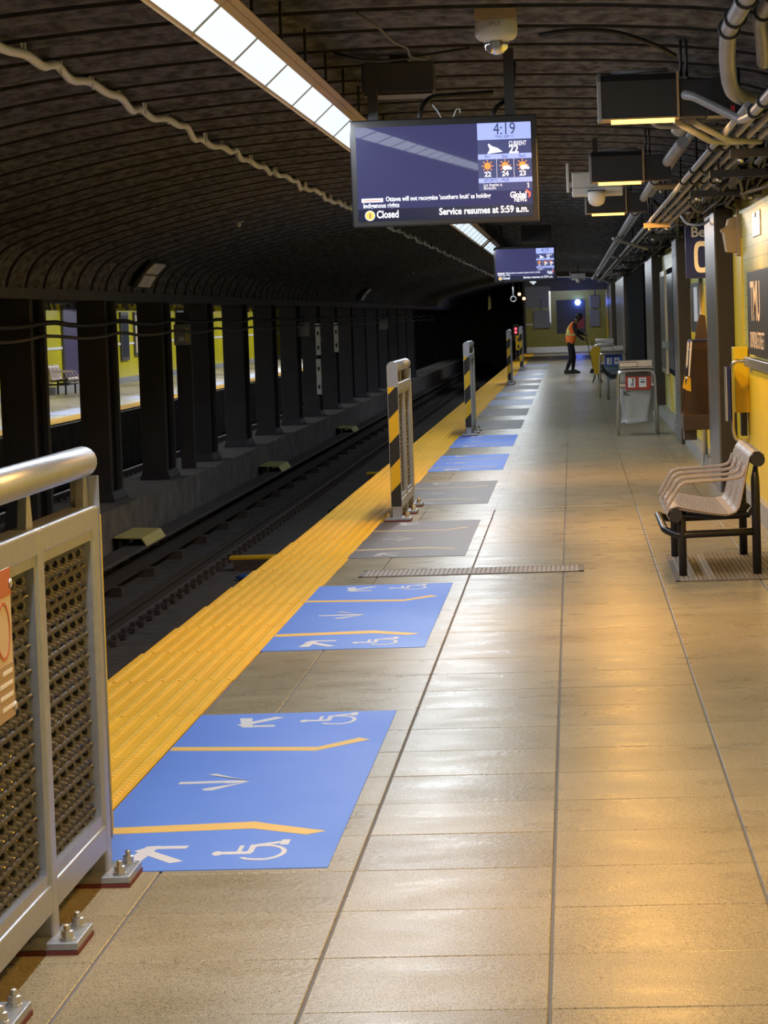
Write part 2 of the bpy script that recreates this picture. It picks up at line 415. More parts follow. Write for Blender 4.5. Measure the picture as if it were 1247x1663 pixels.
fl = MB(); fl.prism([(1.75, Y0, -.35), (1.75, Y1, -.35), (-2.195, Y1, -.35), (-2.195, 23.0, -.35), (-2.325, 11.0, -.35), (-2.325, Y0, -.35)], (0, 0, .344))
floor = struct(fl.build('floor', M_GROUT))
far = MB(); far.box(-1.64, 1.5, 25.31, Y1, -0.006, 0.0); far.box(-1.64, 1.5, Y0, 4.57, -0.006, 0.0)
far.build('far_paving', M_FLOOR, floor)
cols = [(-1.66, -1.335), (-1.335, -0.72), (-0.72, -0.105), (-0.105, 0.51), (0.51, 1.125), (1.125, 1.5)]
tmesh = {}
g = 0.004
for i, (a, b) in enumerate(cols):
    w = b - a - 2 * g
    mb = MB()
    h = 0.302
    v = [(0, -h, -0.007), (w, -h, -0.007), (w, h, -0.007), (0, h, -0.007), (0, -h, -0.002), (w, -h, -0.002), (w, h, -0.002), (0, h, -0.002),
         (0.003, -h + .003, 0), (w - .003, -h + .003, 0), (w - .003, h - .003, 0), (0.003, h - .003, 0)]
    f = [(0, 1, 5, 4), (1, 2, 6, 5), (2, 3, 7, 6), (3, 0, 4, 7), (4, 5, 9, 8), (5, 6, 10, 9), (6, 7, 11, 10), (7, 4, 8, 11), (8, 9, 10, 11)]
    mb.add(v, f)
    tmesh[i] = mb.mesh('tile', M_TILE)
for r in range(34):
    y = 4.57 + 0.305 + 0.61 * r
    for i, (a, b) in enumerate(cols):
        o = bpy.data.objects.new('tile', tmesh[i]); C.objects.link(o); o.parent = floor
        o.location = (a + g, y, random.uniform(-0.0012, 0.0))

# tactile strip: panels of small bars, one object each
def tact_mesh(L=1.22):
    mb = MB(); w = 0.56
    mb.box(0.001, w - 0.001, 0.002, L - 0.002, -0.006, 0.002)
    nx, ny = 8, 20
    for i in range(nx):
        cx = (i + 0.5) * w / nx
        q = [(cx - .021, .003), (cx - .009, .0058), (cx + .009, .0058), (cx + .021, .003)]
        v = [(a_, yy, b_ - .001) for yy in (.004, L - .004) for a_, b_ in q]
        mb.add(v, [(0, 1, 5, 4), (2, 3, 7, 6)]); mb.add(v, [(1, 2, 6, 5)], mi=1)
        for j in range(ny):
            cy = (j + 0.5) * L / ny
            a, b, hh = 0.017, 0.026, 0.0085
            a2, b2 = 0.009, 0.019
            v = [(cx - a, cy - b, .002), (cx + a, cy - b, .002), (cx + a, cy + b, .002), (cx - a, cy + b, .002),
                 (cx - a2, cy - b2, hh), (cx + a2, cy - b2, hh), (cx + a2, cy + b2, hh), (cx - a2, cy + b2, hh)]
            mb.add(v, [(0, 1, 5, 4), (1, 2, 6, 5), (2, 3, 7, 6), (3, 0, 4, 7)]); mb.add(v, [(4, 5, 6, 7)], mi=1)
    return mb.mesh('tactile_panel', [M_YTACT, M_YGLINT])
strip = tag(thing('tactile_strip', 'yellow ridged tactile warning strip along the platform edge above the track', 'tactile paving'))
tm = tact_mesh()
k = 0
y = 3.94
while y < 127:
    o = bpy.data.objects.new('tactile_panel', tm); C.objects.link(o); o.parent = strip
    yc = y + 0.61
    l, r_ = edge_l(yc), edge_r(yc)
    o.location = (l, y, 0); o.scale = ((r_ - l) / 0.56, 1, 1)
    dl = edge_l(y + 1.22) - edge_l(y)
    y += 1.22
pe = MB(); pe.box(-2.24, -2.1, Y0, Y1, -1.2, -0.03)
struct(pe.build('wall_platform_edge', M_CONC))

# track bed and centre wall
tb = MB(); tb.box(-9.5, -2.1, Y0, 150, -1.45, -1.15)
track_floor = struct(tb.build('floor_track', M_BED))
cw = MB(); cw.box(-6.2, -5.28, Y0, 150, -1.2, -0.36)
cwall = struct(cw.build('wall_center', M_CONC))
ledge = MB()
for k in range(14):      # uneven concrete fillets at the foot of the centre wall
    y = 26 + k * 3.3 + random.uniform(-.6, .6)
    ledge.prism([(-5.3, y, -1.15), (-5.05 - random.uniform(0, .1), y, -1.15), (-5.3, y, -0.98 + random.uniform(-.05, .1))], (0, random.uniform(.7, 1.6), 0))
ledge.build('footing', M_CONC, cwall)

# ceiling: ribbed vault rings, each ring a piece while it reads as one
PROF = [(1.78, 2.45), (1.68, 2.78), (1.3, 3.04), (0.6, 3.17), (-0.6, 3.22), (-1.8, 3.20), (-2.9, 3.11), (-3.8, 2.95), (-4.5, 2.78), (-5.0, 2.64), (-5.3, 2.51), (-5.45, 2.34), (-5.51, 2.17), (-5.52, 2.03)]
def dense(P, n=3):
    out = []
    for i in range(len(P) - 1):
        p0 = P[max(i - 1, 0)]; p1 = P[i]; p2 = P[i + 1]; p3 = P[min(i + 2, len(P) - 1)]
        for k in range(n):
            t = k / n
            out.append(tuple(0.5 * (2 * p1[d] + (p2[d] - p0[d]) * t + (2 * p0[d] - 5 * p1[d] + 4 * p2[d] - p3[d]) * t * t + (3 * p1[d] - p0[d] - 3 * p2[d] + p3[d]) * t ** 3) for d in (0, 1)))
    out.append(P[-1]); return out
DP = dense(PROF)
def inward(i):
    a = DP[max(i - 1, 0)]; b = DP[min(i + 1, len(DP) - 1)]
    tx, tz = b[0] - a[0], b[1] - a[1]; l = math.hypot(tx, tz)
    nx, nz = -tz / l, tx / l
    return (nx, nz) if nz < 0 or (abs(nz) < .3 and nx > 0) else (-nx, -nz)
# (y, inward offset): two flanges and corrugations per ring
RIB = []
for q in range(2):
    RIB += [(q * 0.5 + t_, 0.004 + 0.045 * math.sin(PI * t_ / 0.5) ** 0.8) for t_ in (0.0, .03, .08, .16, .25, .34, .42, .47)]
RIB.append((1.0, 0.004))
def ring_mb(y0, n, mirror=False):
    mb = MB(); rows = []
    for k in range(n):
        rows += [(y0 + k + ry, off) for (ry, off) in (RIB if k == n - 1 else RIB[:-1])]
    v = []
    for (yy, off) in rows:
        for i, (x, z) in enumerate(DP):
            nx, nz = inward(i)
            xx = x + nx * off
            if mirror: xx = -11.3 - xx
            v.append((xx, yy, z + nz * off))
    m = len(DP); f = []
    for r in range(len(rows) - 1):
        for i in range(m - 1):
            q = (r * m + i, r * m + i + 1, (r + 1) * m + i + 1, (r + 1) * m + i)
            f.append(q if not mirror else q[::-1])
    mb.add(v, f, True)
    return mb
ceiling = struct(ring_mb(80.0, 66).build('ceiling', M_CEIL))
rm = ring_mb(0, 1).mesh('vault_ring', M_CEIL)
def flange_mb(yy, depth):
    mb = MB(); v = []; f = []
    for i, (x, z) in enumerate(DP):
        nx, nz = inward(i)
        v += [(x, yy - .012, z), (x + nx * depth, yy - .012, z + nz * depth), (x + nx * depth, yy + .012, z + nz * depth), (x, yy + .012, z)]
    for i in range(len(DP) - 1):
        for j in range(3): f.append((i * 4 + j, i * 4 + 4 + j, i * 4 + 5 + j, i * 4 + 1 + j))
    mb.add(v, f); return mb
fm = [flange_mb(0.0, .045).mesh('flange', M_FLANGE), flange_mb(0.5, .014).mesh('flange', M_FLANGE)]
for k in range(-16, 80):
    o = bpy.data.objects.new('vault_ring', rm); C.objects.link(o); o.parent = ceiling; o.location = (0, k, 0)
    for q in fm:
        e = bpy.data.objects.new('flange', q); C.objects.link(e); e.parent = o
# small bolt clips scattered along the flanges (too small to pick apart)
clips = MB()
for k in range(8, 30):
    for yy, st in ((0.02, .30), (0.52, .5)):
        d = random.uniform(0, .2)
        x = 1.1 - d
        while x > -4.3:
            zz = 3.22 - 0.03 * 0
            for i in range(len(DP) - 1):
                if DP[i][0] >= x >= DP[i + 1][0]:
                    fr = (DP[i][0] - x) / (DP[i][0] - DP[i + 1][0]); zz = DP[i][1] * (1 - fr) + DP[i + 1][1] * fr
            clips.cbox(x, k + yy - .02, zz - .025, random.uniform(.04, .08), 0.02, 0.014)
            x -= st * random.choice((1, 1, 1, 2))
stuff(clips.build('flange_clip', mat('clip_steel', (.16, .14, .13), .7), ceiling))
c2 = struct(ring_mb(20.0, 125, True).build('ceiling_far', M_CEIL))
top = MB(); top.box(-13.2, 2.0, Y0, 150, 3.4, 3.5)
struct(top.build('ceiling_slab', M_CONC))
beam = MB(); beam.box(-6.0, -5.46, Y0, 150, 2.03, 2.14)
struct(beam.build('trim_1', M_COL))

# right wall with cladding piers
WX = 1.5
wr = MB(); wr.box(WX, WX + 0.25, Y0, Y1, 0, 2.64)
wall_r = struct(wr.build('wall_right', M_WALLY))
wu = MB(); wu.box(WX + 0.12, WX + 0.3, Y0, Y1, 2.6, 3.4)
wu.build('upper_wall', M_CONC, wall_r)
bb = MB(); bb.box(1.38, WX, 26.0, Y1, 0, 0.14); bb.box(1.44, WX, Y0, 26.0, 0, 0.16)
struct(bb.build('baseboard_right', M_GREYP))
for (a, b, z0, z1) in ((6, 25.3, 0.16, 1.2), (25.45, 26.75, 0.16, 2.3), (28.75, 36.5, 0.14, 1.95), (38.2, 39.2, 0.14, 2.5), (44.3, 44.9, .14, 2.3), (109, 127.9, 0.14, 2.55)):
    p = MB(); p.box(WX - 0.012, WX, a, b, z0, z1); p.build('yellow_panel', M_YPAN, wall_r)
piers = [(26.8, 28.7, 2.6), (36.6, 38.0, 2.6), (47.7, 52.0, 2.6), (73.5, 86.8, 2.62), (97, 107, 2.6)]
for i, (a, b, z) in enumerate(piers):
    p = MB(); p.box(1.34, WX, a, b, 0, z)
    pr = p.build('pier', M_BROWN, wall_r)
    q = MB(); q.box(1.325, 1.34, a, b, 0.0, z); q.build('steel_facing', M_FACING, pr)

# left (far) platform, its wall, and the end wall
ofl = MB(); ofl.box(-14.2, -9.4, 20, 150, -0.3, 0.0)
struct(ofl.build('floor_far_platform', M_FLOOR))
oe = MB(); oe.box(-9.5, -9.3, 20, 150, -1.2, -0.02)
struct(oe.build('wall_far_edge', M_CONC))
ow = MB(); ow.box(-14.3, -14.0, 20, 150, 0, 3.2)
wall_l = struct(ow.build('wall_left', M_FARY))
ob = MB(); ob.box(-14.0, -13.9, 20, 150, 0, 0.18)
struct(ob.build('baseboard_left', M_GREYP))
osx = MB(); osx.box(-14.0, -13.97, 20, 150, 1.18, 1.25)
osx.build('white_band', M_PAINTW, wall_l)
tb2 = MB()
oy = MB(); oy.box(-9.98, -9.4, 20, 150, 0.0, 0.008)
tag(oy.build('tactile_strip', M_YTACT), 'yellow tactile strip along the opposite platform edge beyond the columns', 'tactile paving')
ORD5 = ['first', 'second', 'third', 'fourth', 'fifth']
for i, y in enumerate((46.0, 57.5, 69.0, 80.5, 92.0)):
    d = MB(); d.box(-10.85, -10.0, y, y + 5.2, 0.0, 0.004)
    tag(d.build('floor_decal', M_MATL), 'pale blue boarding decal on the opposite platform, %s from the camera end' % ORD5[i], 'floor marking', 'boarding decals on the opposite platform')

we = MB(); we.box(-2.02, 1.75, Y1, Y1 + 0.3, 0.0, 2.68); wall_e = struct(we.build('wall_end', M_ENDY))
h = MB(); h.box(-2.02, 1.75, Y1 - 0.02, Y1 + 0.3, 2.68, 3.4); h.build('dark_header', M_CHAR, wall_e)
h = MB(); h.box(-2.02, -0.9, Y1 - 0.03, Y1, 1.95, 2.9); h.build('grey_panel', M_GREYBOX, wall_e)
h = MB(); h.box(-0.98, -0.9, Y1 - 0.06, Y1, 1.3, 2.68); h.build('steel_trim', M_STEEL, wall_e)
h = MB(); h.box(-2.02, -0.9, Y1 - 0.02, Y1, 1.22, 1.28); h.build('white_band', M_PAINTW, wall_e)
h = MB(); h.box(-2.02, 1.5, Y1 - 0.06, Y1, 0.0, 0.24); struct(h.build('baseboard_end', M_STEEL))
h = MB(); h.box(-0.66, 0.6, Y1 - 0.06, Y1, 0.81, 2.27)
eb = tag(thing('notice_board', 'dark grey notice board on the yellow end wall behind the worker', 'board', (0, 0, 0)))
h.build('board', M_CHAR, eb)
h = MB(); h.box(0.2, 0.55, Y1 - 0.075, Y1 - 0.06, 1.0, 1.55); h.build('poster', M_RED, eb)
for (x0, x1, z0, z1, lb) in ((-1.68, -0.97, 1.06, 1.84, 'grey steel cabinet low on the left of the end wall'),
                             (0.83, 1.26, 1.87, 2.43, 'upper grey cabinet on the right of the end wall'),
                             (0.81, 1.25, 1.06, 1.78, 'lower grey cabinet on the right of the end wall')):
    t = thing('wall_cabinet', lb, 'cabinet', (0, 0, 0))
    q = MB(); q.box(x0, x1, Y1 - 0.25, Y1, z0, z1); q.build('body', M_GREYBOX, t, bevel=.02)
    q = MB(); q.box(x0 + .04, x1 - .04, Y1 - 0.262, Y1 - 0.25, z0 + .04, z1 - .04); q.build('door', M_GREYBOX, t)
    q = MB(); q.tube([((x0 + x1) / 2, Y1 - .1, z1), ((x0 + x1) / 2, Y1 - .1, min(z1 + .5, 2.7))], 0.025); q.build('conduit', M_CONDUIT, t)
bl = thing('blue_beacon', 'blue glowing beacon lamp high on the dark board of the end wall', 'lamp', (0.284, Y1 - 0.16, 2.15))
q = MB(); q.lathe([(0.0, -0.13), (.08, -.11), (.13, 0), (.08, .11), (0, .13)], n=14); q.build('globe', M_BLUELED, bl)
q = MB(); q.box(-.1, .1, .08, .16, -.1, .1); q.build('base', M_BLACK, bl)
bp = bpy.data.lights.new('beacon_lamp', 'POINT'); bp.energy = 14; bp.color = (0.08, 0.15, 1); bp.shadow_soft_size = 0.1
bo = bpy.data.objects.new('beacon_lamp', bp); C.objects.link(bo); bo.location = (0.284, Y1 - 1.6, 2.15)
tw = MB(); tw.box(-14.3, -2.02, 150, 150.3, -1.3, 3.4); struct(tw.build('wall_tunnel', M_BED))
tw = MB(); tw.box(-2.12, -2.02, Y1, 150, -1.3, 3.4); struct(tw.build('wall_tunnel_side', M_BED))
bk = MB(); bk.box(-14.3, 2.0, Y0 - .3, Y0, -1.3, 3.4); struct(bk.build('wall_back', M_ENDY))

# ------------------------------------------------------------------ rails
def rail(x, label):
    t = thing('running_rail', label, 'rail', (x, 0, 0))
    prof = [(-.065, -1.13), (.065, -1.13), (.065, -1.118), (.012, -1.10), (.012, -1.02), (.036, -1.005), (.036, -.972), (-.036, -.972), (-.036, -1.005), (-.012, -1.02), (-.012, -1.10), (-.065, -1.118)]
    m = MB(); m.prism([(a, Y0, b) for a, b in prof], (0, 150 - Y0, 0)); m.build('rail_bar', M_RAIL, t)
    cl = MB()
    for k in range(150):
        y = 18 + k * 0.55
        cl.cbox(0.11, y, -1.12, .12, .20, .05); cl.cbox(0.14, y, -1.085, .05, .06, .07)
        cl.cbox(-0.11, y, -1.12, .12, .20, .05); cl.cbox(-0.14, y, -1.085, .05, .06, .07)
    stuff(cl.build('rail_clip', M_RUST, t))
rail(-4.33, 'rusty running rail on the far side of the near track')
rail(-2.84, 'running rail close under the platform edge')
rail(-7.0, 'running rail of the second track just beyond the columns')
rail(-8.5, 'running rail of the second track below the opposite platform')
t = thing('third_rail', 'third rail under a dark cover board beside the centre wall', 'rail', (-5.0, 0, 0))
m = MB(); m.box(-.05, .05, Y0, 150, -1.05, -.93); m.build('power_rail', M_RAIL, t)
m = MB(); m.box(-.15, .12, Y0, 150, -.80, -.765); m.box(-.15, -.115, Y0, 150, -.92, -.8); m.build('cover_board', M_COVER, t, bevel=.008)
for k in range(36):
    y = 18.5 + 2.4 * k
    m = MB(); m.box(-.14, -.1, y - .08, y + .08, -1.15, -.8); m.box(-.14, .14, y - .1, y + .1, -1.15, -1.05); m.build('bracket', M_RUST, t)
# faded yellow cover sheets by the third rail
for i, (y, lb) in enumerate(((33.2, 'nearest'), (48.6, 'second'), (64.5, 'third'))):
    t = thing('rail_cover', 'faded yellow bent metal sheet over the third rail, %s of three along the wall' % lb, 'cover', (-5.45, y, -0.72), 'yellow sheets over the third rail')
    m = MB(); m.prism([(0.2, -.75, .06), (.52, -.75, .045), (.58, -.75, -.05), (.565, -.75, -.05), (.51, -.75, .03), (.2, -.75, .045)], (0, 1.5, 0)); m.build('sheet', M_PALEY, t)
    m = MB(); m.box(.22, .27, -.6, -.5, -.43, .05); m.box(.22, .27, .5, .6, -.43, .05); m.build('support', M_RUST, t)
for (x, y, lb) in ((-3.75, 33.4, 'yellow bar lying across the track bed near the platform edge'), (-3.4, 51.0, 'yellow bar across the track bed farther along')):
    t = thing('trip_bar', lb, 'bar', (x, y, -1.15))
    m = MB(); m.box(-.3, .3, -.12, .12, .12, .16); m.build('bar', M_HAZY, t, bevel=.01)
    m = MB(); m.box(-.25, .25, -.15, .15, 0, .12); m.build('base', M_RUST, t)
m = MB(); m.lathe([(0, 0), (.12, .01), (.15, .03), (.1, .06), (0, .07)], n=9); o = m.build('plastic_scrap', M_BLUES, loc=(-3.65, 32.0, -1.145)); o.scale = (1.3, .8, 1)
tag(o, 'crumpled blue plastic scrap on the track bed beside the yellow bar', 'litter')
m = MB(); m.box(-.3, .3, -.5, .5, 0, .14); o = m.build('track_box', M_BLACK, loc=(-3.3, 42.0, -1.15), bevel=.02)
tag(o, 'low black box on the track bed beside the platform edge', 'box')

# ------------------------------------------------------------------ steel columns between the tracks
def column_parts(t):
    m = MB(); m.box(-.02, .02, 0.06, .9, -0.33, 2.04); m.build('web', M_COL, t)
    m = MB(); m.box(-.17, .17, 0, .06, -0.33, 2.04); m.build('flange', M_COL, t, bevel=.006)
    m = MB(); m.box(-.17, .17, .84, .9, -0.33, 2.04); m.build('flange', M_COL, t, bevel=.006)
    m = MB(); m.box(.12, .17, .10, .14, -0.33, 2.04); m.box(.12, .17, .76, .80, -.33, 2.04); m.build('angle', M_COL, t)
    m = MB()
    b0 = [(-.17, 0, -.24), (.17, 0, -.24), (.17, .9, -.24), (-.17, .9, -.24)]; b1 = [(-.20, -.05, -.33), (.205, -.05, -.33), (.205, 1.0, -.33), (-.20, 1.0, -.33)]
    b2 = [(a, b, -.36) for a, b, c in b1]
    m.add(b0 + b1 + b2, [(0, 1, 5, 4), (1, 2, 6, 5), (2, 3, 7, 6), (3, 0, 4, 7), (4, 5, 9, 8), (5, 6, 10, 9), (6, 7, 11, 10), (7, 4, 8, 11)])
    m.build('base', M_COL, t)
ORD = ['first', 'second', 'third', 'fourth', 'fifth', 'sixth', 'seventh', 'eighth', 'ninth', 'tenth', 'eleventh', 'twelfth', 'thirteenth', 'fourteenth', 'fifteenth', 'sixteenth', 'seventeenth', 'eighteenth', 'nineteenth', 'twentieth']
proto = None
for k in range(-3, 16):
    y = 29.3 + 4.76 * k
    lb = 'dark steel column on the centre wall, %s of the row from the camera end' % ORD[k + 3]
    if k < 0: lb = 'dark steel column on the centre wall hidden by the near barrier, %s of the row' % ORD[k + 3]
    if proto is None:
        proto = thing('column', lb, 'column', (-5.68, y, 0), 'steel columns between the tracks'); column_parts(proto)
    else: dup(proto, (-5.68, y, 0), lb)
t = thing('post', 'slim dark post with a purple edge between two steel columns', 'post', (-5.6, 41.6, 0))
m = MB(); m.box(-.1, .1, 0, .15, -.36, 1.9); m.build('shaft', M_COL, t)
m = MB(); m.box(-.115, -.1, -.01, .16, -.2, 1.8); m.build('purple_edge', mat('purple_paint', (0.05, 0.035, 0.16), .5), t)
t = thing('track_sign', 'small grey square sign plate on a bracket beside the slim dark post', 'sign', (-5.55, 41.2, 1.58))
m = MB(); m.box(-.13, .11, -.03, 0, -.15, .15); m.build('plate', M_GREYP, t, bevel=.01)
m = MB(); m.box(.03, .09, -.035, -.03, -.1, .1); m.build('yellow_mark', M_PALEY, t)
m = MB(); m.box(-.02, .02, 0, .4, -.02, .02); m.build('bracket', M_DARK, t)
m = MB(); m.box(-.06, .02, -.035, -.03, -.09, -.03); m.build('lettering', M_PAINTW, t)
for (y, z0, z1, lb) in ((62.1, .98, 1.66, 'upper white marker strip on the seventh column in view'), (62.0, .14, .9, 'lower white marker strip on the seventh column in view'), (66.9, .98, 1.66, 'white marker strip on the eighth column in view')):
    t = thing('marker_strip', lb, 'sign', (-5.45, y, 0), 'white markers on the columns')
    m = MB(); m.box(-.05, .05, -.02, 0, z0, z1); m.build('plate', M_PAINTW, t)
    m = MB(); m.box(-.02, .02, -.024, -.02, z0 + .12, z0 + .2); m.box(-.02, .02, -.024, -.02, z1 - .25, z1 - .17); m.build('lettering', M_BLACK, t)
    m = MB(); m.box(-.12, .02, 0, .66, (z0 + z1) / 2 - .05, (z0 + z1) / 2 + .05); m.build('bracket', M_DARK, t)
for (y, lb) in ((58.0, 'small grey plate hung below the cables on the sixth column in view'), (83.0, 'tiny grey plate hung below the cables far along the columns')):
    t = thing('track_sign', lb, 'sign', (-5.38, y, 1.55))
    m = MB(); m.box(-.12, .12, -.02, 0, -.14, .14); m.build('plate', M_GREYP, t)
    m = MB(); m.box(-.03, .03, 0, .02, .14, .3); m.build('hanger', M_DARK, t)
# cables strung along the columns
for i, (z, r, lb, mm) in enumerate(((1.80, .026, 'upper dark cable strung along the columns', M_CABLEB), (1.66, .018, 'lower grey cable strung along the columns', M_CABLEG))):
    pts = []
    for k in range(0, 120):
        y = 18 + k * 0.8
        ph = ((y - 29.6) / 4.76) % 1
        pts.append((-5.37, y, z - 0.06 * math.sin(PI * ph) + random.uniform(-.006, .006)))
    m = MB(); m.tube(pts, r, 6); o = m.build('cable', mm); tag(o, lb, 'cable')

# ------------------------------------------------------------------ opposite platform furniture
def wallboard(y0, y1, z0, z1, mm, lb):
    t = thing('wall_board', lb, 'board', (-13.98, 0, 0))
    m = MB(); m.box(-.01, .05, y0, y1, z0, z1); m.build('frame', M_CHAR, t)
    m = MB(); m.box(.05, .055, y0 + .1, y1 - .1, z0 + .1, z1 - .1); m.build('panel', mm, t)
wallboard(78.9, 81.4, .2, 2.9, mat('purple_board', (.06, .045, .14), .4), 'tall dark purple board on the opposite wall behind the bench')
wallboard(89.2, 90.7, .7, 2.2, M_POST, 'dark advert board on the opposite wall between yellow panels')
wallboard(92.0, 93.0, .8, 2.2, M_NOTICE, 'pale poster board on the opposite wall farther along')
wallboard(102, 106, .5, 2.3, M_CHAR, 'black board on the opposite wall far along')
dr = MB()
for k in range(160):
    y = random.uniform(66, 130); z = 2.75
    dr.tube([(-13.85, y, 2.9), (-13.8 + random.uniform(-.1, .1), y + random.uniform(-.3, .3), 2.4 + random.uniform(-.2, .2))], random.uniform(.02, .06), 5)
for k in range(10):
    dr.tube([(-13.8, 60 + j * 2, 2.45 + .05 * k + random.uniform(-.06, .06)) for j in range(40)], .04, 5)
tag(stuff(dr.build('cable_tangle', M_CABLEB)), 'dark tangle of cables along the top of the opposite wall', 'cables')

# ------------------------------------------------------------------ boarding decals
def flat(poly, z0=0.002, z1=0.0032):
    """poly: (u across, v along)"""
    P = [(u, v, z0) for u, v in poly]
    return MB().prism(P, (0, 0, z1 - z0))
def add_prism(mb, poly, z0=.002, z1=.0030):
    z1 += .00012 * (len(mb.f) // 5 % 12)
    mb.prism([(u, v, z0) for u, v in poly], (0, 0, z1 - z0)); return mb
def decal(y0, mm, ly, lw, label, wheel=True, full=True):
    t = thing('floor_decal', label, 'floor marking', (-1.235, y0, 0.0), 'boarding decals beside the tactile strip')
    W = 0.425; Ln = 3.58
    q = MB(); q.box(-W - .005, W, 0, Ln, -0.0015, 0.0022); q.build('vinyl_sheet', mm, t)
    m = MB(); add_prism(m, [(-W, .76), (.10, .80), (.37, .62), (.30, .60), (.10, .70), (.09, .655), (-W, .64)][:0] or [(-W, .78), (.105, .85), (.16, .80), (.365, .64), (.305, .58), (.11, .715), (-W, .66)]); m.build('yellow_line', ly, t)
    m = MB(); add_prism(m, [(-W, Ln - .94), (.17, Ln - 1.03), (.32, Ln - .80), (.368, Ln - .86), (.18, Ln - 1.12), (.17, Ln - 1.13), (-W, Ln - 1.04)][::1]); m.build('yellow_line', ly, t)
    # centre arrow pointing away from the track
    m = MB()
    add_prism(m, [(-.275, 1.69), (-.10, 1.70), (-.10, 1.75), (-.275, 1.74)])
    add_prism(m, [(-.10, 1.685), (-.03, 1.695), (-.17, 1.57), (-.16, 1.53), (-.13, 1.53), (-.012, 1.72), (-.16, 1.92), (-.19, 1.90), (-.03, 1.75), (-.10, 1.75)])
    m.build('arrow', lw, t)
    # diagonal arrows pointing toward the doors
    for (vb, sgn) in ((.17, 1), (Ln - .17, -1)):
        m = MB()
        def P(a): return [(u, vb + sgn * v) for u, v in a]
        add_prism(m, P([(-.245, -.03), (-.205, .25), (-.16, .26), (-.19, -.03)]))
        add_prism(m, P([(-.205, .25), (-.065, .25), (-.07, .20), (-.205, .20)]))
        add_prism(m, P([(-.21, .22), (-.05, -.02), (-.09, -.05), (-.235, .17)]))
        m.build('arrow', lw, t)
    if wheel:
        for vb in (.27, Ln - .27):
            m = MB()
            # access symbol lying with its head toward the track
            hd = [(.045 + .017 * math.cos(a) , vb + .04 * math.sin(a)) for a in [2 * PI * k / 10 for k in range(10)]]
            add_prism(m, hd)
            add_prism(m, [(.06, vb - .02), (.155, vb - .02), (.155, vb + .025), (.06, vb + .025)])
            add_prism(m, [(.105, vb + .02), (.12, vb + .02), (.12, vb + .13), (.105, vb + .13)])
            add_prism(m, [(.14, vb), (.16, vb), (.16, vb + .14), (.14, vb + .14)])
            add_prism(m, [(.155, vb + .11), (.24, vb + .16), (.24, vb + .20), (.155, vb + .145)])
            add_prism(m, [(.235, vb + .13), (.262, vb + .13), (.262, vb + .22), (.235, vb + .22)])
            N = 14; R0, R1 = .085, .068
            for k in range(N):
                a0 = -PI * .75 + 1.45 * PI * k / N; a1 = -PI * .75 + 1.45 * PI * (k + 1) / N
                cu, cv = .185, vb
                add_prism(m, [(cu + R0 * math.cos(a0), cv + 1.6 * R0 * math.sin(a0)), (cu + R0 * math.cos(a1), cv + 1.6 * R0 * math.sin(a1)),
                              (cu + R1 * math.cos(a1), cv + 1.6 * R1 * math.sin(a1)), (cu + R1 * math.cos(a0), cv + 1.6 * R1 * math.sin(a0))])
            m.build('wheelchair_symbol', lw, t)
    return t
DEC = ['B', 'B', 'G', 'G', 'B', 'B', 'G', 'G', 'L', 'L', 'G', 'G', 'L', 'L', 'G', 'L']
names = ['large bright blue boarding decal with wheelchair symbols, the nearest one', 'second bright blue boarding decal, in front of the floor grate',
         'first dark grey boarding decal, just behind the floor grate', 'second dark grey boarding decal, beside the second barrier post',
         'blue boarding decal just beyond the two dark grey ones', 'sixth boarding decal, blue, before the third barrier post',
         'seventh boarding decal, grey and worn, beyond the third barrier post', 'eighth boarding decal, worn grey', 'ninth boarding decal, faded blue, along the far strip',
         'tenth boarding decal, faded blue, along the far strip', 'eleventh boarding decal, grey, beside the fourth barrier post', 'twelfth boarding decal, grey, past the fourth barrier post',
         'thirteenth boarding decal, faded blue, level with the worker', 'fourteenth boarding decal, faded blue, beyond the worker', 'fifteenth boarding decal, grey, far along the platform', 'sixteenth boarding decal, faded blue, nearest the end wall']
for i, c in enumerate(DEC):
    y = 8.9 + 5.68 * i + (0.3 if i else 0)
    if c == 'B': decal(y, M_MATB, M_LINEY if i < 2 else M_LINEYW, M_LINEW, names[i], i < 4 and True)
    elif c == 'G': decal(y, M_MATG, M_LINEYW, M_LINEWW, names[i], False)
    else: decal(y, M_MATL, M_LINEYW, M_LINEWW, names[i], False)

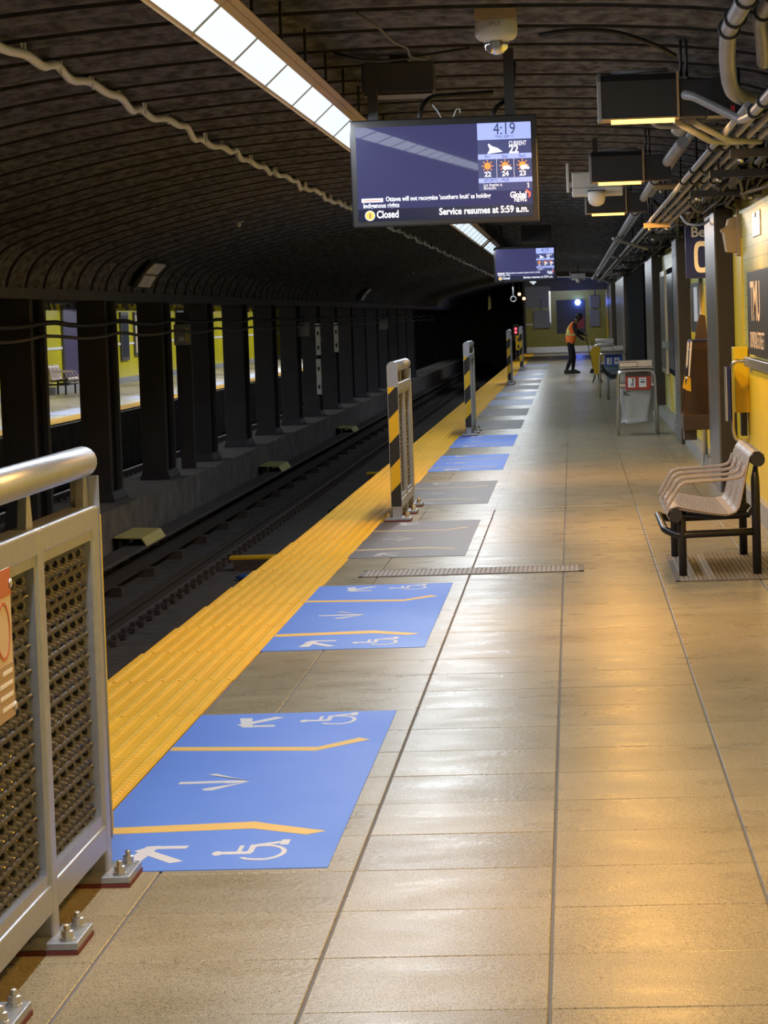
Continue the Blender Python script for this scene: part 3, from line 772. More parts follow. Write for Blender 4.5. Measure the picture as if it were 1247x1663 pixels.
# ------------------------------------------------------------------ steel barriers
def woven(y0, y1, z0, z1):
    m = MB(); nr = int((z1 - z0) / .034); nc = int((y1 - y0) / .062)
    for r in range(nr):
        z = z0 + (r + .5) * (z1 - z0) / nr
        pts = []
        for c in range(nc * 2 + 1):
            y = y0 + c * (y1 - y0) / (nc * 2)
            pts.append((0.011 * math.sin(PI * c + PI / 2 + PI * r), y, z + .006 * math.cos(PI * c)))
        m.tube(pts, .0085, 5, False)
    for c in range(nc):
        y = y0 + (c + .5) * (y1 - y0) / nc
        pts = [(-0.009 * math.sin(PI * (c + r)) if False else 0.009 * (1 if (c + r) % 2 else -1), y, z0 + r * (z1 - z0) / nr) for r in range(nr + 1)]
        m.tube(pts, .008, 5, False)
    return m
W2 = 0.042
def make_barrier(label, loc):
    t = thing('platform_barrier', label, 'barrier', loc, 'steel barriers along the platform edge')
    YS = (0.05, 0.98, 1.91)
    m = MB()      # top tube with rounded ends
    m.tube([(0, 0.0, 1.295), (0, 1.94, 1.295), (0, 1.965, 1.292), (0, 1.975, 1.288)], [.0475, .0475, .042, .03], 18)
    m.build('top_rail', M_GALV, t)
    for y in YS:
        m = MB(); m.box(-W2, W2, y - .045, y + .045, .02, 1.16); m.build('post', M_GALV, t, bevel=.008)
        m = MB()    # tapered support between frame and top tube
        m.prism([(-.012, y - .05, 1.16), (-.012, y + .05, 1.16), (-.012, y + .018, 1.28), (-.012, y - .018, 1.28)], (.024, 0, 0)); m.build('rail_support', M_GALV, t)
    for (a, b) in ((.095, .935), (1.025, 1.865)):
        m = MB(); m.box(-W2, W2, a, b, 1.09, 1.16); m.build('upper_rail', M_GALV, t, bevel=.006)
        m = MB(); m.box(-W2, W2, a, b, .10, .18); m.build('lower_rail', M_GALV, t, bevel=.006)
        m = MB()    # inner angle frame
        m.box(-.02, .034, a, a + .03, .18, 1.09); m.box(-.02, .034, b - .03, b, .18, 1.09); m.box(-.02, .034, a, b, 1.06, 1.09); m.box(-.02, .034, a, b, .18, .21)
        m.build('panel_frame', M_GALV, t)
        stuff(woven(a + .03, b - .03, .21, 1.06).build('woven_mesh', M_WIRE, t))
    for y in YS:
        m = MB(); m.box(-.10, .12, y - .13, y + .13, .012, .034)
        bp = m.build('base_plate', M_GALV, t, bevel=.003)
        m = MB(); m.box(-.102, .122, y - .132, y + .132, .0, .012); m.build('shim', M_RUBBER, bp)
        for (bx, by) in ((.085, y - .085), (.085, y + .085), (-.07, y - .085), (-.07, y + .085)):
            m = MB(); m.lathe([(.022, .034), (.022, .038), (.017, .040), (.017, .058), (.010, .060), (.010, .074), (.006, .077)], (bx, by, 0), 8, smooth=False); m.build('bolt', M_STEEL, bp)
    # end cap with rounded top and hazard stripes, facing the camera end
    m = MB()
    pol = [(-W2 - .004, -.012, .12), (W2 + .004, -.012, .12), (W2 + .004, -.012, 1.295)]
    for k in range(1, 8):
        a = PI * k / 8; pol.append(((W2 + .004) * math.cos(a), -.012, 1.295 + .05 * math.sin(a)))
    pol.append((-W2 - .004, -.012, 1.295))
    m.prism(pol, (0, .02, 0)); ep = m.build('end_plate', M_PAINTW if False else M_GALV, t)
    H = .205; x0, x1 = -W2, W2; s = .085
    zs = .125
    k = 0
    z = zs - s
    while z < 1.12:
        zlo, zhi = z, z + H
        P = [(x0, zlo), (x1, zlo + s), (x1, zhi + s), (x0, zhi)]
        # clip to [zs, 1.14]
        def clip(P, zc, keep_above):
            out = []
            for i in range(len(P)):
                a, b = P[i], P[(i + 1) % len(P)]
                ina = a[1] >= zc if keep_above else a[1] <= zc; inb = b[1] >= zc if keep_above else b[1] <= zc
                if ina: out.append(a)
                if ina != inb:
                    tt = (zc - a[1]) / (b[1] - a[1]); out.append((a[0] + (b[0] - a[0]) * tt, zc))
            return out
        P = clip(clip(P, zs, True), 1.13, False)
        if len(P) >= 3:
            m = MB(); m.prism([(a, -.0135, b) for a, b in P], (0, .0015, 0)); m.build('hazard_stripe', M_HAZK if k % 2 == 0 else M_HAZY, ep)
        z += H; k += 1
    m = MB(); m.box(-W2 - .002, W2 + .002, 1.962, 1.972, .12, 1.25); e2 = m.build('end_plate', M_GALV, t)
    m = MB(); m.box(-W2, W2 + .004, 1.972, 1.975, .14, 1.13); m.build('hazard_stripe', M_HAZY, e2)
    return t
b0 = make_barrier('large nearby steel mesh barrier with rounded top rail beside the nearest blue decal', (-1.515, 6.87, 0))
for (x, y, lb) in ((-1.515, 24.25, 'steel barrier with hazard striped end standing by the dark grey decals'),
                   (-1.505, 41.1, 'hazard striped steel barrier standing behind the dark grey decals, beside two blue ones'),
                   (-1.55, 70.4, 'small distant hazard striped steel barrier, next to last along the yellow strip'),
                   (-1.56, 87.8, 'most distant steel barrier with hazard stripes beside the red signal')):
    dup(b0, (x, y, 0), lb)
n = thing('notice', 'tan and cream paper notice fixed to the mesh of the large barrier', 'notice', (-1.46, 7.05, 0))
m = MB(); m.box(0, .004, 0, .26, .72, 1.10); m.build('sheet', M_NOTICE, n)
m = MB(); m.box(.004, .0055, 0, .26, 1.03, 1.10); m.build('orange_header', M_NOTICEO, n)
m = MB(); m.box(.004, .0055, 0, .26, .72, .86); m.build('tan_footer', M_NOTICEB, n)
m = MB()
for k in range(20):
    a0, a1 = 2 * PI * k / 20, 2 * PI * (k + 1) / 20
    f = lambda r, a: (.004, 0.15 + r * 1.1 * math.cos(a), .945 + r * math.sin(a))
    m.prism([f(.075, a0), f(.075, a1), f(.066, a1), f(.066, a0)], (.002, 0, 0))
m.build('red_ring', M_NOTICEO, n)
for k, wd in enumerate((.12, .16, .16, .14)):
    m = MB(); m.box(.0055, .0065, 0.235 - wd, 0.235, .835 - k * .03, .845 - k * .03); m.build('text_line', M_PAINTW, n)
for (y, z) in ((.245, .745), (.245, 1.06)):
    m = MB(); m.lathe([(.012, .004), (.012, .010), (.006, .013)], (0, y, z), 10, 'X'); m.build('screw', M_STEEL, n)

# ------------------------------------------------------------------ floor grates
M_GRATER = mat('grate_rim', (0.16, 0.13, 0.115), 0.6)
M_GRATEB = mat('grate_bars', (0.36, 0.31, 0.26), 0.55, col2=(0.28, 0.24, 0.2), scale=5)
def grate(x0, x1, y0, y1, label, along_x=True, n=46):
    t = thing('floor_grate', label, 'grate', (0, 0, 0))
    m = MB(); m.box(x0 - .03, x1 + .03, y0, y0 + .03, -.01, .004); m.box(x0 - .03, x1 + .03, y1 - .03, y1, -.01, .004)
    m.box(x0 - .03, x0, y0, y1, -.01, .004); m.box(x1, x1 + .03, y0, y1, -.01, .004); m.build('rim', M_GRATER, t)
    m = MB(); m.box(x0, x1, y0, y1, -.005, .001); m.build('tray', M_GRATER, t)
    m = MB()
    for k in range(n):
        x = x0 + (k + .5) * (x1 - x0) / n
        m.box(x - .011, x + .011, y0 + .03, y1 - .03, .001, .0045)
    stuff(m.build('grate_bar', M_GRATEB, t))
    return t
grate(-1.43, 0.0, 19.03, 19.5, 'long narrow metal floor grate across the platform between blue and grey decals')
grate(.63, 1.33, 18.1, 20.1, 'slotted metal floor grate under the bench', True, 24)

# ------------------------------------------------------------------ bench
t = bench = thing('bench', 'perforated metal platform bench with wire armrests and dark tube frame by the yellow wall', 'bench', (0, 0, 0))
for y in (18.46, 19.93):
    fx, rx = .66, 1.13
    m = MB(); m.tube([(fx, y, 0), (fx, y, .34), (fx, y, .36), (fx - .01, y, .40)], [.026, .026, .024, .010], 14); m.build('leg', M_BENCHF, t)
    m = MB(); m.tube([(rx, y, 0), (rx, y, .58), (rx, y, .62), (rx + .005, y, .70)], [.028, .028, .026, .012], 14); m.build('leg', M_BENCHF, t)
m = MB(); m.tube(rounded([(1.13, 18.46, .275), (.62, 18.46, .265), (.55, 18.52, .30), (.55, 19.88, .30), (.62, 19.93, .265), (1.13, 19.93, .275)], .05), .024, 12); m.build('stretcher', M_BENCHF, t)
m = MB(); m.tube([(.62, 18.36, .395), (.62, 20.03, .395)], .043, 18); m.build('front_tube', M_BENCHF, t)
m = MB(); m.tube([(1.145, 18.36, .735), (1.145, 20.03, .735)], .045, 18); m.build('back_tube', M_BENCHF, t)
for y in (18.75, 19.2, 19.65):
    m = MB(); m.tube([(.63, y, .385), (.9, y, .355), (1.10, y, .36), (1.13, y, .40)], .018, 8); m.build('crossbar', M_BENCHF, t)
# seat shell: profile in X,Z swept along Y, perforated by real slots
SP = [(.585, .36), (.565, .40), (.585, .437), (.63, .45), (.72, .43), (.82, .41), (.91, .395), (.96, .393), (1.0, .405), (1.025, .44), (1.04, .50), (1.06, .60), (1.08, .69), (1.095, .75), (1.125, .785), (1.16, .785), (1.19, .76)]
SD = []
for i in range(len(SP) - 1):
    L_ = math.hypot(SP[i + 1][0] - SP[i][0], SP[i + 1][1] - SP[i][1]); nn = max(1, int(L_ / .022))
    for k in range(nn): SD.append((SP[i][0] + (SP[i + 1][0] - SP[i][0]) * k / nn, SP[i][1] + (SP[i + 1][1] - SP[i][1]) * k / nn))
SD.append(SP[-1])
def seat(y0, y1):
    ny = 12; bm = bmesh.new()
    G_ = [[Vector((x, y0 + (y1 - y0) * j / ny, z)) for j in range(ny + 1)] for (x, z) in SD]
    vs = [[bm.verts.new(p) for p in row] for row in G_]
    for i in range(len(SD) - 1):
        for j in range(ny):
            q = (vs[i][j], vs[i + 1][j], vs[i + 1][j + 1], vs[i][j + 1])
            if 1 <= j < ny - 1 and 5 < i < len(SD) - 7:
                P = [v.co for v in q]; c = sum(P, Vector()) / 4
                e1 = (P[1] - P[0]) * .30; e2 = (P[3] - P[0]) * .22
                inn = [bm.verts.new(c - e1 - e2), bm.verts.new(c + e1 - e2), bm.verts.new(c + e1 + e2), bm.verts.new(c - e1 + e2)]
                for k in range(4): bm.faces.new((q[k], q[(k + 1) % 4], inn[(k + 1) % 4], inn[k]))
            else: bm.faces.new(q)
    for f in bm.faces: f.smooth = True
    me = bpy.data.meshes.new('seat'); bm.to_mesh(me); bm.free(); me.materials.append(M_BENCHS)
    o = bpy.data.objects.new('seat', me); C.objects.link(o); o.parent = bench
    s = o.modifiers.new('thick', 'SOLIDIFY'); s.thickness = .006; s.offset = 0
    return o
for (a, b) in ((18.40, 18.93), (18.95, 19.46), (19.48, 20.0)): seat(a, b)
for y in (18.42, 18.94, 19.47, 19.98):
    m = MB(); m.tube(rounded([(.60, y, .43), (.565, y, .44), (.66, y, .60), (.98, y, .615), (1.05, y, .63), (1.075, y, .70)], .045, 5), .011, 8); m.build('armrest', M_BENCHS, t)
    m = MB(); m.tube(rounded([(.60, y, .44), (.80, y, .405), (.95, y, .385), (1.01, y, .41), (1.05, y, .55), (1.09, y, .73)], .05, 5), .008, 6); m.build('seat_rib', M_BENCHS, t)
# bench on the opposite platform
ob = dup(bench, (0, 0, 0), 'distant pale metal bench on the opposite platform seen between two columns')
ob.rotation_euler = (0, 0, PI); ob.location = (-12.7, 95.6, 0)

# ------------------------------------------------------------------ strip lights
def strip_light(y, label):
    t = thing('strip_light', label, 'ceiling light', (0, y, 0), 'strip lights over the platform edge')
    P = 1.23
    def pt(base, d, n_): return (base[0] + SD_[0] * d + SN_[0] * n_, base[1] + SD_[1] * d + SN_[1] * n_)
    def bar(mb, q, y0, y1): mb.prism([(a_[0], y0, a_[1]) for a_ in q], (0, y1 - y0, 0))
    m = MB()
    bar(m, [pt(SL, -.018, .006), pt(SL, 0, .006), pt(SL, 0, -.045), pt(SL, -.018, -.045)], .004, P - .004)
    bar(m, [pt(SR, 0, .006), pt(SR, .032, .006), pt(SR, .032, -.045), pt(SR, 0, -.045)], .004, P - .004)
    bar(m, [pt(SR, .034, .016), pt(SR, .062, .016), pt(SR, .062, -.03), pt(SR, .034, -.03)], .004, P - .004)
    bar(m, [pt(SL, -.018, -.03), pt(SR, .062, -.03), pt(SR, .04, -.09), pt(SL, 0, -.09)], .004, P - .004)
    m.build('housing', M_FRAME, t)
    m = MB(); bar(m, [pt(SL, 0, 0), pt(SR, 0, 0), pt(SR, 0, -.02), pt(SL, 0, -.02)], .014, P - .014); m.build('diffuser', M_DIFF, t)
    m = MB(); bar(m, [pt(SL, 0, .004), pt(SR, 0, .004), pt(SR, 0, -.02), pt(SL, 0, -.02)], -.014, .014); m.build('divider', M_GREYBOX, t)
    m = MB(); m.tube([(-1.30, .57, 2.86), (-1.30, .57, 3.2)], .007, 6); m.build('hanger', M_FLANGE, t)
    return t
sl = None
for k in range(-21, 76):
    y = 10.4 + 1.23 * k
    if k == 27: continue
    if k < -1: lb = 'strip light panel of the run back above the camera, number %d before the frame' % (-1 - k)
    elif k < 5: lb = 'glowing strip light panel over the platform edge, %s from the top of the run' % ORD[k + 1]
    elif k < 18: lb = 'glowing strip light panel hidden behind the near screen, %s of those' % ORD[k - 5]
    elif k < 27: lb = 'small glowing strip light panel below the near screen, %s of those' % ORD[k - 18]
    elif k < 33: lb = 'distant glowing strip light panel beside the far screen, %s past the gap' % ORD[k - 28]
    else: lb = 'glowing strip light panel of the far run hidden behind the far screen'
    if sl is None: sl = strip_light(y, lb)
    else: dup(sl, (0, y, 0), lb)

# wavy pale cable with drop pins below the vault
m = MB(); pts = []
CXX, CZ = -2.62, 3.06
for k in range(0, 1100):
    y = 8 + k * 0.1
    if y > 120: break
    ph = (y % 1.0)
    pts.append((CXX + .02 * math.sin(2 * PI * y * .37), y, CZ - 0.028 * (0.5 - 0.5 * math.cos(2 * PI * ph)) + .014 * math.sin(y * 1.7) + .008 * math.sin(y * 3.9)))
m.tube(pts, .024, 8)
wc = thing('hung_cable', 'pale grey cable hung in waves on short pins below the dark vault', 'cable')
m.build('cable', M_CABLEW, wc)
for k in range(10, 75):
    q = MB(); y = float(k)
    q.tube([(CXX, y, CZ), (CXX, y, CZ + .11)], .008, 6); q.tube([(CXX + .014, y + .02, CZ - .035), (CXX + .014, y + .02, CZ + .04)], .008, 6)
    q.build('hanger_pin', M_CABLEW, wc)

# ------------------------------------------------------------------ information screens
def screen(loc, label, tilt, yaw):
    t = thing('info_screen', label, 'screen', loc, 'information screens hung from the ceiling')
    t.rotation_euler = (tilt, 0, yaw)
    W, H = 1.03, .585
    m = MB(); m.box(-W / 2, W / 2, 0, .07, -H / 2, H / 2); b = m.build('case', M_BLACK, t, bevel=.006)
    sx0, sx1, sz0, sz1 = -.482, .482, -.262, .252
    y = -.001
    def rect(name, x0, x1, z0, z1, mm, d=0.0, par=None):
        q = MB(); q.box(x0, x1, y - d - .0006, y - d, z0, z1); return q.build(name, mm, par or t)
    X = lambda u: sx0 + u * (sx1 - sx0)          # u,v: fractions of the lit field
    Z = lambda v: sz1 - v * (sz1 - sz0)
    rect('lit_field', sx0, sx1, Z(.87), sz1, M_SCREEN)
    rect('footer', sx0, sx1, sz0, Z(.87), M_SCRBAR)
    px = X(.695)
    wp = rect('weather_panel', px, sx1, Z(.72), sz1, M_SCRPAN, .0007)
    rect('clock_panel', px, sx1, Z(.178), sz1, M_SCRHEAD, .0014)
    rect('day_bar', px, sx1, Z(.385), Z(.33), M_SCRHEAD, .0014)
    rect('sports_bar', px, sx1, Z(.635), Z(.585), M_SCRHEAD, .0014)
    for u in (.800, .898): rect('divider', X(u) - .0008, X(u) + .0008, Z(.585), Z(.385), M_SCRTXT, .0014)
    tt = lambda s, size, u, v, mm, al='LEFT', bold=0.0, sx=1.0, fit=None: text('lettering', s, size, (X(u), y - .0026, Z(v)), mm, t, '-Y', al, bold, sx, .0003, fit * .964 if fit else None)
    tt('4:19', .092, .85, .125, M_SCRDK, 'CENTER', 0.0, 1.0, .125)
    tt('THU SEP 11', .021, .85, .163, M_SCRDK, 'CENTER')
    tt('CURRENT', .034, .872, .245, M_SCRTXT, 'LEFT', .0006, .9, .10)
    tt('22', .062, .872, .325, M_SCRTXT, 'LEFT', .002, 1, .055)
    for i, (d, n_) in enumerate((('Fri', '22'), ('Sat', '24'), ('Sun', '23'))):
        u = .748 + i * .0995
        tt(d, .026, u, .375, M_SCRDK, 'CENTER'); tt(n_, .038, u, .568, M_SCRTXT, 'CENTER', .001)
        q = MB(); cx, cz = X(u), Z(.455); yy = y - .0022
        r = .019
        q.prism([(cx + r * math.cos(2 * PI * k / 14), yy, cz + r * math.sin(2 * PI * k / 14)) for k in range(14)], (0, .0004, 0))
        for k in range(8):
            a = 2 * PI * k / 8; c_, s_ = math.cos(a), math.sin(a)
            q.prism([(cx + c_ * .023 - s_ * .003, yy, cz + s_ * .023 + c_ * .003), (cx + c_ * .023 + s_ * .003, yy, cz + s_ * .023 - c_ * .003), (cx + c_ * .033 + s_ * .002, yy, cz + s_ * .033 - c_ * .002), (cx + c_ * .033 - s_ * .002, yy, cz + s_ * .033 + c_ * .002)], (0, .0004, 0))
        q.build('sun_icon', M_SCRSUN, t)
        if i:
            q = MB(); yy = y - .003
            for (ox, oz, rr) in ((0.0, -.014, .013), (.016, -.012, .012), (.03, -.017, .008)):
                q.prism([(cx + ox + rr * math.cos(2 * PI * k / 12), yy - ox * .002, cz + oz + rr * math.sin(2 * PI * k / 12)) for k in range(12)], (0, .0003, 0))
            q.build('cloud_icon', M_SCRTXT, t)
    q = MB(); cx, cz = X(.79), Z(.285); yy = y - .0022
    q.prism([(cx - .04, yy, cz - .022), (cx + .045, yy, cz - .012), (cx + .02, yy, cz + .008), (cx - .012, yy, cz + .02), (cx - .03, yy, cz + .034), (cx - .036, yy, cz + .03), (cx - .026, yy, cz + .002)], (0, .0004, 0)); q.build('wind_icon', M_SCRTXT, t)
    tt('SPORTS - MLB', .026, .725, .626, M_SCRDK, 'LEFT', .0, 1.05, .14)
    tt('Los Angeles at', .024, .722, .672, M_SCRTXT, 'LEFT', 0, 1, .105); tt('Boston', .024, .722, .705, M_SCRTXT)
    tt('6', .024, .97, .672, M_SCRTXT); tt('4', .024, .97, .705, M_SCRTXT)
    rect('news_tag', X(.022), X(.145), Z(.797), Z(.755), M_SCRTXT, .0014)
    rect('news_tag_stripe', X(.035), X(.132), Z(.782), Z(.772), M_SCRRED, .0022)
    tt("Ottawa will not recognize 'southern Inuit' as holding", .0355, .16, .79, M_SCRTXT, 'LEFT', .0007, .985, .60)
    tt('Indigenous rights', .0355, .03, .855, M_SCRTXT, 'LEFT', .0007, 1, .205)
    tt('Global', .046, .965, .80, M_SCRTXT, 'RIGHT', .0014, .92, .092); tt('NEWS', .036, .965, .845, M_SCRTXT, 'RIGHT', .0008, 1, .07)
    q = MB(); yy = y - .0022; cx, cz = X(.975), Z(.772)
    q.prism([(cx - .012, yy, cz + .03), (cx + .014, yy, cz + .012), (cx + .012, yy, cz - .01), (cx - .002, yy, cz - .02), (cx + .004, yy, cz + .004), (cx - .012, yy, cz + .012)], (0, .0004, 0)); q.build('red_chevron', M_SCRRED, t)
    q = MB(); cx, cz = X(.067), Z(.938); q.prism([(cx + .028 * math.cos(2 * PI * k / 20), yy, cz + .028 * math.sin(2 * PI * k / 20)) for k in range(20)], (0, .0004, 0)); q.build('line_badge_rim', M_SCRTXT, t)
    q = MB(); q.prism([(cx + .024 * math.cos(2 * PI * k / 20), yy - .0006, cz + .024 * math.sin(2 * PI * k / 20)) for k in range(20)], (0, .0004, 0)); q.build('line_badge', M_SCROR, t)
    tt('1', .036, .067, .963, M_SCRDK, 'CENTER', .001)
    tt('Closed', .056, .105, .965, M_SCRTXT, 'LEFT', .0014, .98, .125)
    tt('Service resumes at 5:59 a.m.', .052, .975, .955, M_SCRTXT, 'RIGHT', .0014, .985, .51)
    # mount posts and bracket
    for x in (-.385, .37):
        q = MB(); q.box(x - .028, x + .028, .03, .08, H / 2 - .05, 3.16 - loc[2]); q.build('mount_post', M_DARK, t)
    q = MB(); q.box(-.42, .42, .07, .10, -.1, .1); q.build('mount_plate', M_DARK, t)
    return t
s1 = screen((-.675, 16.0, 2.502), 'large ceiling screen reading 4:19 and service resumes, hung over the platform', math.radians(1.0), math.radians(-0.5))
s2 = dup(s1, (-.745, 48.2, 2.535), 'smaller distant ceiling screen hung farther along the platform below the first')
for ch in s2.children:
    if ch.name.startswith('mount_post'): pass
t = thing('ceiling_box', 'dark metal junction box on the ceiling above the near screen', 'box', (-.93, 16.25, 2.96))
m = MB(); m.box(-.2, .2, 0, .35, 0, .17); m.build('case', M_CHAR, t, bevel=.008)
m = MB(); m.box(-.19, .19, .01, .34, -.012, 0); m.build('lid', M_BROWN, t)
m = MB(); m.box(-.05, .05, .1, .2, .17, .26); m.build('stand_off', M_DARK, t)
t = thing('ceiling_box', 'dark box under the vault above the far screen', 'box', (-.55, 48.6, 2.9))
m = MB(); m.box(-.25, .25, 0, .3, 0, .3); m.build('case', M_CHAR, t, bevel=.01)
for i, (pts, r, lb, mm) in enumerate((
        ([(-.80, 15.98, 2.79), (-.79, 16.02, 2.86), (-.74, 16.1, 2.92), (-.6, 16.2, 2.93), (-.4, 16.25, 2.94)], .014, 'thick black cable looping up from the near screen', M_CABLEB),
        ([(-.40, 15.98, 2.79), (-.38, 16.02, 2.84), (-.33, 16.1, 2.88), (-.29, 16.2, 2.95), (-.28, 16.3, 3.1)], .014, 'short black cable rising beside the right mount of the near screen', M_CABLEB),
        ([(-1.2, 15.2, 3.10), (-1.05, 15.2, 3.05), (-.9, 15.3, 3.055), (-.75, 15.4, 3.08), (-.5, 15.5, 3.12)], .008, 'thin cable stretched under the vault above the junction box', M_CABLEB),
        ([(-.95, 13.5, 3.12), (-.86, 13.6, 3.06), (-.82, 14.0, 3.03), (-.78, 14.6, 3.05), (-.80, 15.2, 3.06), (-.74, 15.6, 3.08)], .007, 'loose pale wire hanging from the vault over the junction box', M_CABLEG),
        ([(-.68, 16.05, 2.79), (-.70, 16.05, 2.83), (-.73, 16.06, 2.87)], .004, 'thin pale wire end sticking up behind the near screen', M_CABLEW),
        ([(-.62, 16.05, 2.79), (-.60, 16.05, 2.84), (-.58, 16.06, 2.845), (-.58, 16.06, 2.82)], .004, 'hooked pale wire end sticking up behind the near screen', M_CABLEW),
        ([(-.12, 14.2, 3.05), (.05, 14.2, 3.07), (.25, 14.25, 3.06), (.45, 14.4, 3.0), (.55, 14.5, 2.95)], .012, 'black cable running from the dome camera across the vault', M_CABLEB))):
    m = MB(); m.tube(rounded(pts, .1, 4), r, 8); tag(m.build('cable', mm), lb, 'cable')

# ------------------------------------------------------------------ dome cameras
def dome(loc, label, sc=1.0):
    t = thing('dome_camera', label, 'camera', loc)
    t.scale = (sc, sc, sc)
    m = MB(); m.box(-.1, .1, -.1, .1, 0.0, .06); m.build('mount', M_FRAME, t)
    m = MB(); m.lathe([(.1, 0), (.104, -.01), (.104, -.065), (.098, -.08), (.085, -.095), (.066, -.10)], n=28); m.build('housing', M_WHITE, t)
    m = MB(); m.lathe([(.064, -.098), (.062, -.118), (.052, -.142), (.034, -.158), (.014, -.166), (0, -.167)], n=24); m.build('dome', M_DOME, t)
    m = MB(); m.lathe([(.058, -.098), (.05, -.122), (.03, -.142), (0, -.148)], n=16); m.build('lens_carrier', M_DARK, t)
    m = MB(); m.lathe([(.018, -.062), (.022, -.058), (.022, -.04), (0, -.03)], (0, 0, -.122), 12, 'Y'); m.build('lens', M_GREYP, t)
    return t
d = dome((-.325, 14.2, 3.13), 'white dome camera marked P17 on the ceiling above the screen')
text('lettering', 'P17', .035, (-.03, -.1055, -.04), M_GREYBOX, d, '-Y', 'LEFT')
for (x, y, z, lb) in ((-3.85, 33.8, 2.88, 'small white security camera under the dark vault over the track'), (-3.95, 73.0, 2.88, 'tiny distant white security camera under the dark vault')):
    t = thing('security_camera', lb, 'camera', (x, y, z))
    m = MB(); m.tube([(.03, .02, .12), (.03, .02, .05)], .012, 8); m.build('stem', M_DARK, t)
    m = MB(); m.prism([(-.10, -.02, .0), (-.06, -.02, .05), (.04, -.02, .06), (.06, -.02, .02), (0, -.02, -.0)], (0, .1, 0)); m.build('hood', M_WHITE, t, bevel=.006)
    m = MB(); m.lathe([(.03, 0), (.028, -.03), (.012, -.045), (0, -.05)], (0.0, .03, 0), 12); m.build('lens_dome', M_WHITE, t)
def wifi(loc, label):
    t = thing('camera_box', label, 'camera', loc)
    m = MB(); m.box(-.20, .22, 0, .16, -.08, .12); m.build('case', M_WHITE, t, bevel=.01)
    m = MB(); m.box(-.20, .22, -.004, 0, -.012, -.006); m.build('lid_seam', M_GREYBOX, t)
    m = MB(); m.box(-.245, -.222, .02, .1, -.04, .2); m.box(-.222, -.2, .04, .06, .0, .04); m.build('antenna', M_WHITE, t, bevel=.006)
    m = MB(); m.lathe([(.07, -.045), (.072, -.06), (.072, -.11), (.06, -.145), (.03, -.165), (0, -.17)], (0, -.07, 0), 18); m.build('dome', M_WHITE, t)
    m = MB(); m.box(-.07, .07, -.1, 0, -.05, -.035); m.build('bracket', M_DARK, t)
    m = MB(); m.box(-.02, .02, .07, .11, .12, .4); m.build('hanger', M_DARK, t)
wifi((.235, 24.2, 2.74), 'white camera box with antenna fin hung among the radiant heaters')
wifi((.23, 88, 2.76), 'tiny distant white camera box hung near the end wall')

# ------------------------------------------------------------------ radiant heaters
def heater(y, label):
    t = thing('radiant_heater', label, 'heater', (.19, y, 2.715), 'radiant heaters over the platform')
    m = MB()
    pr = [(0, 0), (0, .20), (.03, .235), (.20, .235), (.23, .2), (.23, 0), (.21, 0), (.21, .09), (.02, .09), (.02, 0)]
    m.prism([(0, a, b) for a, b in pr], (.40, 0, 0)); m.build('housing', M_DARK, t)
    m = MB(); m.prism([(-.018, -.006, -.006), (-.018, -.006, .2), (-.018, .03, .245), (-.018, .2, .245), (-.018, .236, .2), (-.018, .236, -.006)], (.018, 0, 0)); m.build('end_cap', M_CONDUIT, t)
    m = MB(); m.box(.40, .412, -.006, .236, -.006, .24); m.build('end_trim', M_TAN, t)
    m = MB(); m.box(.412, .62, .02, .21, .0, .2); m.build('control_box', M_DARK, t, bevel=.006)
    m = MB(); m.box(.05, .385, -.004, .03, -.026, -.004); m.build('element', M_GLOW, t)
    m = MB(); m.box(.0, .40, -.012, .24, -.004, .004); m.build('reflector', M_TAN, t)
    m = MB(); m.tube([(.06, .1, .25), (.36, .1, .26)], .012, 8); m.build('feed_pipe', M_CONDUIT, t)
    for x in (.43, .46):
        m = MB(); m.tube([(x, .12, .2), (x, .12, .48)], .008, 6); m.build('hanger_rod', M_DARK, t)
    m = MB(); m.box(.41, .46, .1, .14, .2, .22); m.build('clip', M_PAINTW, t)
    return t
hlab = ['radiant heater overhead behind the camera', 'radiant heater overhead just out of the frame', 'nearest black radiant heater with glowing orange bar, the largest of three', 'middle black radiant heater with glowing orange bar above the white camera box', 'smallest black radiant heater with glowing orange bar, behind the white camera box']
h0 = None
for y, lb in zip(HEAT_Y, hlab):
    if h0 is None: h0 = heater(y, lb)
    else: dup(h0, (.19, y, 2.715), lb)

# ------------------------------------------------------------------ pipes, trapeze hangers and cables along the right wall
def pipe(pts, r, mm, lb, cat='pipe', bend=.12, n=12, clamps=()):
    t = thing('pipe', lb, cat)
    m = MB(); m.tube(rounded(pts, bend, 5), r, n); m.build('tube', mm, t)
    for p in clamps:
        q = MB(); q.lathe([(r + .012, -.02), (r + .014, 0), (r + .012, .02)], p, 14, 'Y'); q.build('clamp', M_DARK, t)
    return t
pipe([(.745, 4, 2.95), (.745, 13.3, 2.95), (.77, 13.9, 2.86), (.80, 14.2, 2.74), (.90, 14.5, 2.72), (1.1, 14.6, 2.72)], .039, M_CONDUIT, 'thick grey pipe that elbows downward beside the nearest heater', clamps=[(.745, 11.9, 2.95), (.745, 12.7, 2.95), (.745, 13.2, 2.95)], bend=.2)
pipe([(.88, 4, 2.99), (.88, 13.2, 2.99), (.92, 13.6, 2.93), (.95, 14.0, 2.86)], .034, M_CONDUIT, 'second grey pipe running beside the thick elbowed pipe', clamps=[(.88, 12.2, 2.99), (.88, 12.9, 2.99)])
pipe([(1.2, 4, 2.88), (1.2, 13, 2.88), (1.3, 14.5, 2.8)], .03, M_CONDUIT, 'outer grey conduit high by the wall near the frame edge')
pipe([(.75, 16.3, 2.90), (.75, 19.5, 2.90)], .055, M_CONDUIT, 'thick grey pipe stub behind the nearest heater', clamps=[(.75, 16.8, 2.9)])
